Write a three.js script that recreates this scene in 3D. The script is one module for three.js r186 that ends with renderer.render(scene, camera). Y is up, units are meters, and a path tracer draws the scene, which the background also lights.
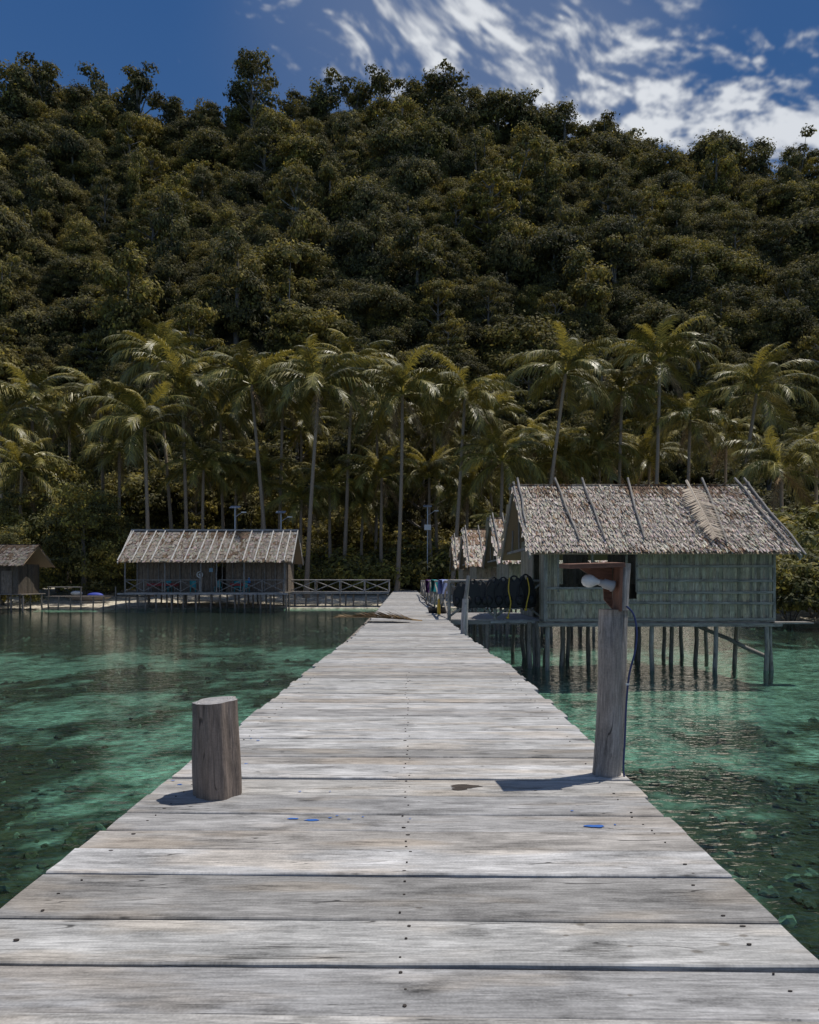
import * as THREE from 'three';
import { mergeGeometries } from 'three/addons/utils/BufferGeometryUtils.js';

// ---------------------------------------------------------------- camera, sky, sun, exposure
const CAM_Y = 2.65, DECK = 1.45, F = 700;           // water level is y = 0
const scene = new THREE.Scene();
const camera = new THREE.PerspectiveCamera(2 * Math.atan(580 / F) * 180 / Math.PI, 819 / 1160, 0.1, 1500);
camera.setViewOffset(819, 1160, 0, 0, 819, 1024);    // a lens shifted upwards keeps the trunks upright
camera.position.set(0, CAM_Y, 0);
camera.lookAt(0, CAM_Y, -10);
camera.updateProjectionMatrix();
const renderer = new THREE.WebGLRenderer();
renderer.setSize(819, 1024);
renderer.toneMapping = THREE.LinearToneMapping;
renderer.toneMappingExposure = 1.06;
renderer.shadowMap.enabled = true;

const sun = new THREE.DirectionalLight(new THREE.Color(1, 0.95, 0.87), 3.3);
const SUN = new THREE.Vector3(0.33, 1, -0.16).normalize();
sun.position.copy(SUN).multiplyScalar(200).add(new THREE.Vector3(0, 0, -60));
sun.target.position.set(0, 0, -60);
sun.castShadow = true;
Object.assign(sun.shadow.camera, { left: -150, right: 150, top: 150, bottom: -150, near: 1, far: 500 });
sun.shadow.mapSize.set(4096, 4096);
scene.add(sun, sun.target);

// ---------------------------------------------------------------- random numbers and noise
function RNG(seed) { let a = seed >>> 0; return () => { a |= 0; a = a + 0x6D2B79F5 | 0; let t = Math.imul(a ^ a >>> 15, 1 | a); t = t + Math.imul(t ^ t >>> 7, 61 | t) ^ t; return ((t ^ t >>> 14) >>> 0) / 4294967296; }; }
const hash = (x, y, s) => { let h = Math.imul(x, 374761393) + Math.imul(y, 668265263) + Math.imul(s, 1442695041) | 0; h = Math.imul(h ^ h >>> 13, 1274126177); h ^= h >>> 16; return (h >>> 0) / 4294967296; };
const mod = (a, b) => b ? ((a % b) + b) % b : a;
function vnoise(x, y, s = 0, px = 0, py = 0) {
  const xi = Math.floor(x), yi = Math.floor(y), fx = x - xi, fy = y - yi, u = fx * fx * (3 - 2 * fx), v = fy * fy * (3 - 2 * fy);
  const x0 = mod(xi, px), x1 = mod(xi + 1, px), y0 = mod(yi, py), y1 = mod(yi + 1, py);
  const a = hash(x0, y0, s), b = hash(x1, y0, s), c = hash(x0, y1, s), d = hash(x1, y1, s);
  return a + (b - a) * u + (c - a) * v + (a - b - c + d) * u * v;
}
function fbm(x, y, oct = 4, s = 0, px = 0, py = 0) {
  let t = 0, a = 0.5, n = 0;
  for (let i = 0; i < oct; i++) { t += a * vnoise(x, y, s + i * 17, px, py); n += a; a *= 0.5; x *= 2; y *= 2; px *= 2; py *= 2; }
  return t / n;
}
const clamp = (x, a = 0, b = 1) => Math.min(b, Math.max(a, x));
const sstep = (a, b, x) => { const t = clamp((x - a) / (b - a)); return t * t * (3 - 2 * t); };
const lerp = (a, b, t) => a + (b - a) * t;
function table(rows, x) { // piecewise linear
  if (x <= rows[0][0]) return rows[0][1];
  for (let i = 1; i < rows.length; i++) if (x <= rows[i][0]) return lerp(rows[i - 1][1], rows[i][1], (x - rows[i - 1][0]) / (rows[i][0] - rows[i - 1][0]));
  return rows[rows.length - 1][1];
}
const V = (x, y, z) => new THREE.Vector3(x, y, z);
const at = (px, py, d) => V((px - 409.5) / F * d, CAM_Y + (580 - py) / F * d, -d);
const atX = (px, d) => (px - 409.5) / F * d;

// ---------------------------------------------------------------- sky: clear air with fair-weather cirrus
{
  const W = 4096, H = 2048, data = new Float32Array(W * H * 4);
  for (let j = 0; j < H; j++) {
    const el = ((j + 0.5) / H - 0.5) * Math.PI, sy = Math.sin(el), cy = Math.cos(el), up = Math.max(sy, 0);
    const k = Math.pow(1 - up, 3.2);
    const air = [lerp(0.024, 0.18, k), lerp(0.082, 0.32, k), lerp(0.235, 0.50, k)];
    for (let i = 0; i < W; i++) {
      const az = ((i + 0.5) / W - 0.5) * 2 * Math.PI, dx = cy * Math.cos(az), dz = cy * Math.sin(az);
      let c = 0, thick = 0;
      if (sy > 0.03) {
        const x = dx / (sy + 0.06), z = dz / (sy + 0.06);
        const wx = x + 0.35 * (fbm(x * 2.1 + 4, z * 2.1, 3, 71) - 0.5), wz = z + 0.35 * (fbm(x * 2.1, z * 2.1 + 9, 3, 83) - 0.5);
        // banks of cloud: streaks that run from lower left to upper right, seen looking north
        const a = wx * 0.80 - wz * 0.60, b = wx * 0.60 + wz * 0.80;
        const bank = fbm(x * 0.85 + 11.3, z * 0.85 + 3.1, 3, 5);
        const near = (cx, cz, sx, sz, k) => k * Math.exp(-(((x - cx) / sx) ** 2 + ((z - cz + 0.10 * (x - cx)) / sz) ** 2));
        const here = near(0.74, -1.38, 0.46, 0.13, 0.52) + near(0.48, -1.17, 0.30, 0.05, 0.24) + near(0.03, -1.14, 0.16, 0.09, 0.16) + near(0.75, -1.12, 0.2, 0.05, 0.05) - near(-0.55, -1.25, 0.40, 0.5, 0.34) - near(0.42, -1.08, 0.25, 0.03, 0.08) - near(0.55, -1.24, 0.16, 0.02, 0.06);
        const cover = clamp((bank - 0.5) * 0.55 + 0.03 + here, -0.3, 0.40);
        const f = 0.5 + 1.45 * (0.20 * fbm(a * 3.4, b * 9, 4, 21) + 0.30 * fbm(wx * 13, wz * 13, 6, 33) + 0.30 * fbm(a * 16, b * 40, 5, 37) + 0.20 * fbm(a * 46, b * 80, 4, 39) - 0.5);
        thick = sstep(0.54 - cover, 0.88 - cover, f);
        c = clamp(thick * 0.95 + 0.16 * sstep(0.40, 0.7, fbm(x * 1.6, z * 1.6, 3, 55)) * sstep(-0.3, 0.1, cover));
      }
      const shade = 0.46 + 0.26 * thick, o = (j * W + i) * 4;
      data[o] = lerp(air[0], shade * 0.93, c); data[o + 1] = lerp(air[1], shade * 0.97, c); data[o + 2] = lerp(air[2], shade * 1.03, c); data[o + 3] = 1;
    }
  }
  const sky = new THREE.DataTexture(data, W, H, THREE.RGBAFormat, THREE.FloatType);
  sky.mapping = THREE.EquirectangularReflectionMapping; sky.magFilter = sky.minFilter = THREE.LinearFilter; sky.needsUpdate = true;
  scene.background = sky; scene.environment = sky;
}

// ---------------------------------------------------------------- textures (what surfaces are made of)
const toS = (x) => { x = clamp(x); return 255 * (x <= 0.0031308 ? 12.92 * x : 1.055 * Math.pow(x, 1 / 2.4) - 0.055); };
function tex(W, H, f, srgb = true) {
  const d = new Uint8Array(W * H * 4);
  for (let j = 0; j < H; j++) for (let i = 0; i < W; i++) {
    const c = f(i / W, j / H), o = (j * W + i) * 4;
    for (let k = 0; k < 3; k++) d[o + k] = srgb ? toS(c[k]) : 255 * clamp(c[k]);
    d[o + 3] = 255;
  }
  const t = new THREE.DataTexture(d, W, H); t.wrapS = t.wrapT = THREE.RepeatWrapping;
  t.magFilter = THREE.LinearFilter; t.minFilter = THREE.LinearMipmapLinearFilter; t.generateMipmaps = true;
  if (srgb) t.colorSpace = THREE.SRGBColorSpace; t.needsUpdate = true; return t;
}
function again(t, rx, ry) { const c = t.clone(); c.repeat.set(rx, ry); c.needsUpdate = true; return c; }

// weathered timber, grain along u: one tile is 3 m x 1.5 m
const knots = []; { const r = RNG(91); for (let i = 0; i < 15; i++) knots.push([r(), r(), 0.005 + 0.013 * r() * r()]); }
const woodH = new Float32Array(2048 * 1024);
const woodTex = tex(2048, 1024, (u, v) => {
  let dv = 0, kn = 0;
  for (const [ku, kv, kr] of knots) {
    let x = u - ku; x -= Math.round(x); let y = v - kv; y -= Math.round(y);
    x *= 3; y *= 1.5; const q = Math.hypot(x * 0.55, y) / kr;
    if (q < 6) { dv += 0.010 * Math.exp(-q * q * 0.25) * Math.sign(y) * (kr / 0.016); kn = Math.max(kn, 1 - sstep(0.35, 1.15, q)); }
  }
  const w = v + dv + 0.012 * (fbm(u * 3, v * 6, 3, 3, 3, 6) - 0.5);
  const fine = fbm(u * 46, w * 300, 3, 7, 46, 300), mid = fbm(u * 13, w * 70, 4, 9, 13, 70), broad = fbm(u * 10, w * 14, 5, 13, 10, 14);
  const blot = fbm(u * 14, w * 24, 6, 29, 14, 24) + 0.22 * (fine - 0.5), bleachOrShade = fbm(u * 13, w * 26, 6, 61, 13, 26) + 0.25 * (fine - 0.5), speck = vnoise(u * 500, v * 300, 43, 500, 300);  // here bleached patches of the timber itself
  let g = 0.43 * (0.76 + 0.80 * (fine - 0.5) + 0.62 * (mid - 0.5) + 0.38 * (broad - 0.5) + 0.22);
  g += 0.10 * sstep(0.54, 0.74, bleachOrShade) - 0.13 * sstep(0.54, 0.72, blot) + 0.10 * (speck - 0.5) * (0.5 + fine);
  const crackN = Math.abs(fbm(u * 4 + 0.3, w * 44, 2, 51, 4, 44) - 0.5), crack = (1 - sstep(0.003, 0.012, crackN)) * sstep(0.46, 0.58, fbm(u * 7, v * 22, 2, 77, 7, 22));
  g *= 1 - 0.72 * crack; g *= 1 - 0.45 * kn;
  const brown = clamp(0.6 * sstep(0.48, 0.74, fbm(u * 5, v * 13, 4, 97, 5, 13)) + 0.5 * kn);
  woodH[Math.round(v * 1024) * 2048 + Math.round(u * 2048)] = clamp(0.5 + 0.55 * (fine - 0.5) + 0.35 * (mid - 0.5) - 0.45 * crack - 0.2 * kn);
  return [g * lerp(1.0, 1.02, brown), g * lerp(0.985, 0.90, brown), g * lerp(0.965, 0.76, brown)];
});
const woodBump = tex(2048, 1024, (u, v) => { const h = woodH[Math.round(v * 1024) * 2048 + Math.round(u * 2048)]; return [h, h, h]; }, false);

const sandTex = tex(1024, 1024, (u, v) => {  // coral sand and rubble, 4 m
  const a = fbm(u * 10, v * 10, 5, 101, 10, 10), b = fbm(u * 44, v * 44, 4, 111, 44, 44), c = vnoise(u * 300, v * 300, 121, 300, 300);
  const d = 1 - Math.abs(2 * fbm(u * 16, v * 16, 4, 137, 16, 16) - 1), g = 0.60 + 0.75 * (a - 0.5) + 0.85 * (b - 0.5) + 0.16 * (c - 0.5) + 0.5 * (d - 0.75), w = sstep(0.56, 0.78, fbm(u * 13, v * 13, 4, 131, 13, 13));
  return [g * lerp(1, 0.66, w), g * lerp(0.98, 0.66, w), g * lerp(0.90, 0.55, w)];
});
const sandBump = tex(512, 512, (u, v) => { const h = 0.6 * fbm(u * 24, v * 24, 4, 141, 24, 24) + 0.4 * fbm(u * 60, v * 60, 2, 151, 60, 60); return [h, h, h]; }, false);
const litterTex = tex(512, 512, (u, v) => { const g = 0.55 + 0.8 * (fbm(u * 30, v * 30, 5, 161, 30, 30) - 0.5) + 0.6 * (fbm(u * 6, v * 6, 3, 171, 6, 6) - 0.5); return [g, g * 0.92, g * 0.7]; });

// wind ripples: heights as a sum of travelling wavelets with wandering crests
function ripple(u, v, n, s) {
  const wx = u + 0.05 * fbm(u * 4, v * 4, 3, s, 4, 4), wy = v + 0.05 * fbm(u * 4, v * 4, 3, s + 5, 4, 4);
  const a = fbm(wx * n, wy * n * 1.7, 3, s + 9, n, n * 2), b = fbm(wy * n + wx * n, wx * n - wy * n, 3, s + 13);
  return 0.6 * (1 - Math.abs(2 * a - 1)) + 0.4 * a;
}
const rippleTex = tex(1024, 1024, (u, v) => { const n = 14; const wx = u + 0.03 * Math.sin(6.283 * (v * 2 + 0.3)), a = fbm(wx * n, v * n * 2, 4, 201, n, n * 2), b = fbm(wx * 31, v * 52, 3, 211, 31, 52); const h = 0.62 * (1 - Math.abs(2 * a - 1)) + 0.38 * b; return [h, h, h]; }, false);

// ---------------------------------------------------------------- materials
const M = {};
const std = (name, o) => (M[name] = Object.assign(new THREE.MeshPhysicalMaterial(o), { name }));
const lin = (r, g, b) => new THREE.Color().setRGB(r, g, b);
const plankTints = [[0.94, 0.94, 0.93], [0.84, 0.83, 0.83], [1.06, 1.06, 1.06], [0.66, 0.65, 0.64], [0.98, 0.96, 0.93], [0.88, 0.84, 0.80], [1.14, 1.14, 1.15], [0.78, 0.78, 0.79]];
const plankMats = plankTints.map((c, i) => std('weathered_plank_' + i, { color: lin(...c), map: woodTex, bumpMap: woodBump, bumpScale: 0.004, roughness: 0.78, specularIntensity: 0.6 }));
std('post', { color: lin(0.52, 0.41, 0.335), map: woodTex, bumpMap: woodBump, bumpScale: 0.006, roughness: 0.85 });
std('lampTimber', { color: lin(0.72, 0.67, 0.63), map: woodTex, bumpMap: woodBump, bumpScale: 0.006, roughness: 0.85 });
std('greyPost', { color: lin(0.80, 0.78, 0.78), map: woodTex, bumpMap: woodBump, bumpScale: 0.006, roughness: 0.85 });
std('pole', { color: lin(0.60, 0.57, 0.53), map: woodTex, roughness: 0.85 });
std('darkPole', { color: lin(0.54, 0.48, 0.42), map: woodTex, roughness: 0.9 });
std('paleBatten', { color: lin(1.35, 1.33, 1.28), map: woodTex, roughness: 0.8 });
std('thatch', { color: lin(1, 1, 1), vertexColors: true, roughness: 0.85, side: THREE.DoubleSide });
std('thatchUnder', { color: lin(0.30, 0.225, 0.145), roughness: 1 });
std('siding', { color: lin(1, 1, 1), vertexColors: true, map: again(woodTex, 1, 1), roughness: 0.85 });
std('darkWall', { color: lin(0.52, 0.42, 0.33), map: woodTex, roughness: 0.9 });
std('rust', { color: lin(0.40, 0.19, 0.12), map: woodTex, roughness: 0.75 });
std('bulb', { color: lin(0.62, 0.62, 0.60), roughness: 0.25 });
std('holder', { color: lin(0.32, 0.32, 0.32), roughness: 0.45 });
std('cable', { color: lin(0.03, 0.045, 0.14), roughness: 0.5 });
std('iron', { color: lin(0.045, 0.035, 0.03), roughness: 0.7 });
std('bluePaint', { color: lin(0.03, 0.13, 0.45), roughness: 0.6 });
std('damp', { color: lin(0.13, 0.10, 0.08), map: woodTex, roughness: 0.6 });
std('trunk', { color: lin(0.62, 0.56, 0.50), map: woodTex, roughness: 0.9 });
std('palmTrunk', { color: lin(0.76, 0.61, 0.46), map: again(woodTex, 6, 1), roughness: 0.9 });
std('bark', { color: lin(0.42, 0.37, 0.32), map: woodTex, roughness: 0.95 });
std('frond', { color: lin(1.15, 1.1, 1), vertexColors: true, roughness: 0.45, specularIntensity: 1, side: THREE.DoubleSide });
std('youngFrond', { color: lin(1, 1, 1), vertexColors: true, roughness: 0.9, transmission: 0.42, thickness: 0, side: THREE.DoubleSide });
std('dryFrond', { color: lin(1, 1, 1), vertexColors: true, roughness: 0.8, side: THREE.DoubleSide });
const leafTints = [[1, 0.98, 0.92], [0.80, 0.81, 0.78], [1.25, 1.20, 0.98], [1.0, 0.99, 0.98], [1.30, 1.24, 0.86], [0.72, 0.73, 0.70]];
const leafMats = leafTints.map((c, i) => std('leaf_' + i, { color: lin(...c), vertexColors: true, roughness: 0.85, specularIntensity: 0.35, transmission: 0.46, thickness: 0, side: THREE.DoubleSide }));
const shrubMat = std('shrub_leaf', { color: lin(1.1, 1.1, 0.95), vertexColors: true, roughness: 0.85, specularIntensity: 0.5, transmission: 0.4, thickness: 0, side: THREE.DoubleSide });
std('seabed', { color: lin(1, 1, 1), vertexColors: true, map: again(sandTex, 1, 1), bumpMap: sandBump, bumpScale: 0.05, roughness: 1 });
std('coral', { color: lin(1, 1, 1), vertexColors: true, roughness: 1 });
std('beach', { color: lin(0.95, 0.87, 0.76), map: sandTex, bumpMap: sandBump, bumpScale: 0.06, roughness: 1 });
std('soil', { color: lin(0.10, 0.085, 0.05), map: litterTex, roughness: 1 });
std('water', { color: lin(0.46, 0.71, 0.64), transmission: 1, thickness: 0, roughness: 0.04, ior: 1.33, bumpMap: rippleTex, bumpScale: 0.05 });
std('neoprene', { color: lin(0.012, 0.012, 0.014), roughness: 0.6 });
std('yellow', { color: lin(0.55, 0.36, 0.03), roughness: 0.5 });
std('turquoise', { color: lin(0.03, 0.30, 0.33), roughness: 0.45 });
std('white', { color: lin(0.72, 0.72, 0.70), roughness: 0.6 });
std('blueCloth', { color: lin(0.26, 0.33, 0.62), roughness: 0.85 });
std('purpleCloth', { color: lin(0.10, 0.03, 0.16), roughness: 0.85 });
std('redCloth', { color: lin(0.28, 0.05, 0.05), roughness: 0.9 });
std('metal', { color: lin(0.45, 0.47, 0.50), roughness: 0.4, metalness: 0.6 });
std('solar', { color: lin(0.30, 0.34, 0.42), roughness: 0.2 });
std('tarpBlue', { color: lin(0.05, 0.08, 0.42), roughness: 0.6 });

// ---------------------------------------------------------------- object helpers
const taken = {};
function numbered(n) { taken[n] = (taken[n] ?? -1) + 1; return taken[n] ? n + '_' + String(taken[n]).padStart(3, '0') : n; }
function shade(o) { o.castShadow = o.receiveShadow = true; return o; }
function part(name, geo, mat, parent) { const m = shade(new THREE.Mesh(geo, mat)); m.name = name; parent.add(m); return m; }
function thing(name, label, category, pos = [0, 0, 0], group) {
  const g = new THREE.Group(); g.name = numbered(name); g.position.set(...pos); g.userData = { label, category };
  if (group) g.userData.group = group; scene.add(g); return g;
}
function setting(name, geo, mat, kind = 'structure', label, category) {
  const m = shade(new THREE.Mesh(geo, mat)); m.name = name; m.userData = { kind }; if (label) m.userData.label = label; if (category) m.userData.category = category; scene.add(m); return m;
}
let uvr = RNG(5);
function boxM(w, h, d, x = 0, y = 0, z = 0, rx = 0, ry = 0, rz = 0) { // box whose grain follows its longest side, uv in metres of the timber tile
  const g = new THREE.BoxGeometry(w, h, d), p = g.attributes.position, n = g.attributes.normal, uv = g.attributes.uv, dim = [w, h, d];
  const order = [0, 1, 2].sort((a, b) => dim[b] - dim[a]), ou = uvr(), ov = uvr();
  for (let i = 0; i < p.count; i++) {
    const P = [p.getX(i), p.getY(i), p.getZ(i)], N = [n.getX(i), n.getY(i), n.getZ(i)].map(Math.abs), k = N.indexOf(Math.max(...N));
    const ax = order.filter((q) => q !== k); uv.setXY(i, P[ax[0]] / 3 + ou, P[ax[1]] / 1.5 + ov);
  }
  if (rx || ry || rz) g.applyMatrix4(new THREE.Matrix4().makeRotationFromEuler(new THREE.Euler(rx, ry, rz)));
  g.translate(x, y, z); return g;
}
function barM(a, b, w, h) { // squared timber from a to b
  const L = a.distanceTo(b), g = boxM(w, h, L); g.applyMatrix4(new THREE.Matrix4().lookAt(a, b, Math.abs(b.y - a.y) > 0.95 * L ? V(0, 0, 1) : V(0, 1, 0)));
  g.translate((a.x + b.x) / 2, (a.y + b.y) / 2, (a.z + b.z) / 2); return g;
}
function tube(pts, radii, radial = 7, bump = 0, seed = 1, capped = true) { // tapered pole through points
  const pos = [], uv = [], idx = [], n = pts.length; let len = 0; const ou = hash(seed, 1, 3), ov = hash(seed, 2, 3), r = (i) => Array.isArray(radii) ? radii[i] : radii;
  let side = V(1, 0, 0);
  for (let i = 0; i < n; i++) {
    const t = pts[Math.min(i + 1, n - 1)].clone().sub(pts[Math.max(i - 1, 0)]).normalize();
    if (i) len += pts[i].distanceTo(pts[i - 1]);
    side = side.clone().sub(t.clone().multiplyScalar(side.dot(t))); if (side.lengthSq() < 0.01) side = V(0, 0, 1).sub(t.clone().multiplyScalar(t.z)); side.normalize();
    const other = t.clone().cross(side);
    for (let k = 0; k <= radial; k++) {
      const a = k / radial * 2 * Math.PI, q = r(i) * (1 + bump * (fbm(Math.cos(a) * 2 + 7 * seed, Math.sin(a) * 2 + len * 0.7, 3, seed) - 0.5) * 2);
      pos.push(pts[i].x + q * (side.x * Math.cos(a) + other.x * Math.sin(a)), pts[i].y + q * (side.y * Math.cos(a) + other.y * Math.sin(a)), pts[i].z + q * (side.z * Math.cos(a) + other.z * Math.sin(a)));
      uv.push(len / 3 + ou, k / radial * Math.max(0.15, 2 * Math.PI * r(0)) / 1.5 + ov);
      if (i && k) { const w = radial + 1, A = (i - 1) * w + k - 1, B = A + 1, C = A + w, D = C + 1; idx.push(A, B, D, A, D, C); }
    }
  }
  const g = new THREE.BufferGeometry(); g.setAttribute('position', new THREE.Float32BufferAttribute(pos, 3)); g.setAttribute('uv', new THREE.Float32BufferAttribute(uv, 2)); g.setIndex(idx); g.computeVertexNormals();
  // weld the seam's normals
  const N = g.attributes.normal, w = radial + 1;
  for (let i = 0; i < n; i++) { const a = i * w, b = a + radial, x = N.getX(a) + N.getX(b), y = N.getY(a) + N.getY(b), z = N.getZ(a) + N.getZ(b), l = Math.hypot(x, y, z) || 1; N.setXYZ(a, x / l, y / l, z / l); N.setXYZ(b, x / l, y / l, z / l); }
  if (!capped) return g;
  const caps = [];
  for (const [row, sgn] of [[0, -1], [n - 1, 1]]) {
    const t = pts[row ? row : 1].clone().sub(pts[row ? row - 1 : 0]).normalize().multiplyScalar(sgn), cp = [pts[row].x, pts[row].y, pts[row].z], cu = [ou, ov], ci = [], cn = [t.x, t.y, t.z];
    for (let k = 0; k <= radial; k++) { const o = (row * w + k) * 3; cp.push(pos[o], pos[o + 1], pos[o + 2]); cn.push(t.x, t.y, t.z); const a = k / radial * 6.283; cu.push(ou + 0.03 * Math.cos(a), ov + 0.06 * Math.sin(a)); if (k) sgn > 0 ? ci.push(0, k, k + 1) : ci.push(0, k + 1, k); }
    const c = new THREE.BufferGeometry(); c.setAttribute('position', new THREE.Float32BufferAttribute(cp, 3)); c.setAttribute('uv', new THREE.Float32BufferAttribute(cu, 2)); c.setAttribute('normal', new THREE.Float32BufferAttribute(cn, 3)); c.setIndex(ci); caps.push(c);
  }
  return mergeGeometries([g, ...caps]);
}
let poleSeed = 100;
function pole(a, b, r0, r1 = r0 * 0.85, wob = 0.02) { // slightly crooked round timber
  const s = ++poleSeed, n = 5, L = a.distanceTo(b), pts = [], rad = [];
  for (let i = 0; i < n; i++) { const t = i / (n - 1), e = Math.sin(t * Math.PI) * wob * L; pts.push(a.clone().lerp(b, t).add(V(e * (hash(s, i, 1) - 0.5) * 2, 0, e * (hash(s, i, 2) - 0.5) * 2))); rad.push(lerp(r0, r1, t)); }
  return tube(pts, rad, 7, 0.08, s);
}
class Tris { // flat faces with their own colours
  constructor() { this.p = []; this.c = []; this.u = []; }
  tri(a, b, c, col) { for (const q of [a, b, c]) { this.p.push(q.x, q.y, q.z); this.c.push(col[0], col[1], col[2]); this.u.push(0, 0); } }
  quad(a, b, c, d, col) { this.tri(a, b, c, col); this.tri(a, c, d, col); }
  box(x0, x1, y0, y1, z0, z1, col, u = 0, v = 0) {
    const n0 = this.u.length, P = [[x0, y0, z0], [x1, y0, z0], [x1, y1, z0], [x0, y1, z0], [x0, y0, z1], [x1, y0, z1], [x1, y1, z1], [x0, y1, z1]].map((q) => V(...q));
    for (const [a, b, c, d] of [[4, 5, 6, 7], [1, 0, 3, 2], [5, 1, 2, 6], [0, 4, 7, 3], [7, 6, 2, 3], [0, 1, 5, 4]]) this.quad(P[a], P[b], P[c], P[d], col);
    for (let i = 0; i < (this.u.length - n0) / 2; i++) { const o = this.p.length - (this.u.length - n0) / 2 * 3 + i * 3; this.u[n0 + i * 2] = this.p[o + 1] / 3 + u; this.u[n0 + i * 2 + 1] = (this.p[o] + this.p[o + 2]) / 1.5 + v; }
  }
  geo() { const g = new THREE.BufferGeometry(); g.setAttribute('position', new THREE.Float32BufferAttribute(this.p, 3)); g.setAttribute('color', new THREE.Float32BufferAttribute(this.c, 3)); g.setAttribute('uv', new THREE.Float32BufferAttribute(this.u, 2)); g.computeVertexNormals(); return g; }
}

// ---------------------------------------------------------------- terrain
const shore = (x) => table([[-200, 60], [-30, 63.5], [-12, 66], [6, 66], [14, 58], [20, 43], [60, 40], [200, 40]], x);
const ridgePy = [[-300, 92], [0, 92], [60, 100], [130, 112], [200, 122], [300, 112], [380, 104], [440, 102], [500, 120], [560, 138], [620, 152], [700, 162], [760, 168], [819, 172], [1200, 190]];
const D0 = 96, DR = 198;
function ground(x, d) {
  const s = d - shore(x);
  let y = s < 0 ? s * 0.40 : s < 16 ? s * 0.09 : 1.44 + (s - 16) * 0.025;
  const px = x / DR * F + 409.5, hr = (580 - table(ridgePy, px)) / F * DR + CAM_Y - 6;
  const t = (d - D0) / (DR - D0);
  if (t > 0) { const rise = t < 1 ? (t < 0.12 ? t * t / 0.24 : t - 0.06) / 0.94 : 1 + (t - 1) * -0.25; y = lerp(y, hr, rise) + (fbm(x * 0.03 + 3, d * 0.03, 3, 301) - 0.5) * 22 * sstep(0.05, 0.3, t) * (1 - 0.75 * sstep(0.75, 1, t)); }
  return y;
}
function sheet(x0, x1, nx, zs, h, uvs, color) { // z positions given as distances
  const pos = [], uv = [], col = [], idx = [], w = nx + 1;
  zs.forEach((d, j) => { for (let i = 0; i <= nx; i++) { const x = lerp(x0, x1, i / nx); pos.push(x, h(x, d), -d); uv.push(x / uvs, d / uvs); if (color) col.push(...color(x, d)); if (i && j) { const A = (j - 1) * w + i - 1; idx.push(A, A + 1, A + w + 1, A, A + w + 1, A + w); } } });
  const g = new THREE.BufferGeometry(); g.setAttribute('position', new THREE.Float32BufferAttribute(pos, 3)); g.setAttribute('uv', new THREE.Float32BufferAttribute(uv, 2)); if (color) g.setAttribute('color', new THREE.Float32BufferAttribute(col, 3)); g.setIndex(idx); g.computeVertexNormals(); return g;
}
const range = (a, b, step) => { const r = []; for (let x = a; x <= b + 1e-6; x += step) r.push(x); return r; };

// seabed: pale coral sand with beds of coral and weed
const bedY = (x, d) => -0.40 - 0.24 * (fbm(x * 0.25 + 9, d * 0.25, 3, 401) - 0.5) + Math.max(0, Math.min(12, d - shore(x) + 12) * 0.012);
function sandMask(x, d) {
  const wx = x + 1.4 * (fbm(x * 0.5, d * 0.5, 3, 411) - 0.5), wd = d + 1.4 * (fbm(x * 0.5 + 7, d * 0.5, 3, 421) - 0.5);
  const n = 0.50 * fbm(wx * 0.24, wd * 0.20, 3, 431) + 0.30 * fbm(wx * 1.1, wd * 0.9, 4, 441) + 0.20 * fbm(wx * 3.7, wd * 3.3, 3, 447);
  const bias = table([[0, -0.10], [6, -0.085], [10, -0.055], [14, 0.0], [18, 0.06], [24, 0.075], [30, 0.06], [33, -0.06], [41, -0.22], [58, -0.24], [66, -0.2]], d) + 0.03 * sstep(0, 3, x) - 0.08 * (1 - sstep(-4, -1.5, x)) * (1 - sstep(8, 15, d));
  return sstep(0.455, 0.565, n + bias);
}
setting('seabed', sheet(-62, 62, 420, [...range(-14, 30, 0.22), ...range(30.5, 74, 0.5)], bedY, 4, (x, d) => {
  const m = sandMask(x, d), weed = sstep(0.45, 0.55, fbm(x * 0.35, d * 0.35, 4, 457) + table([[30, -0.3], [38, 0.2], [60, 0.3]], d)), v = (0.45 + 1.0 * fbm(x * 1.9, d * 1.9, 4, 451)) * lerp(1, 0.38, weed); // beds of brown seagrass farther out
  return [lerp(0.13, 0.74, m) * v, lerp(0.098, 0.73, m) * v, lerp(0.066, 0.68, m) * v];
}), M.seabed);
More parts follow.
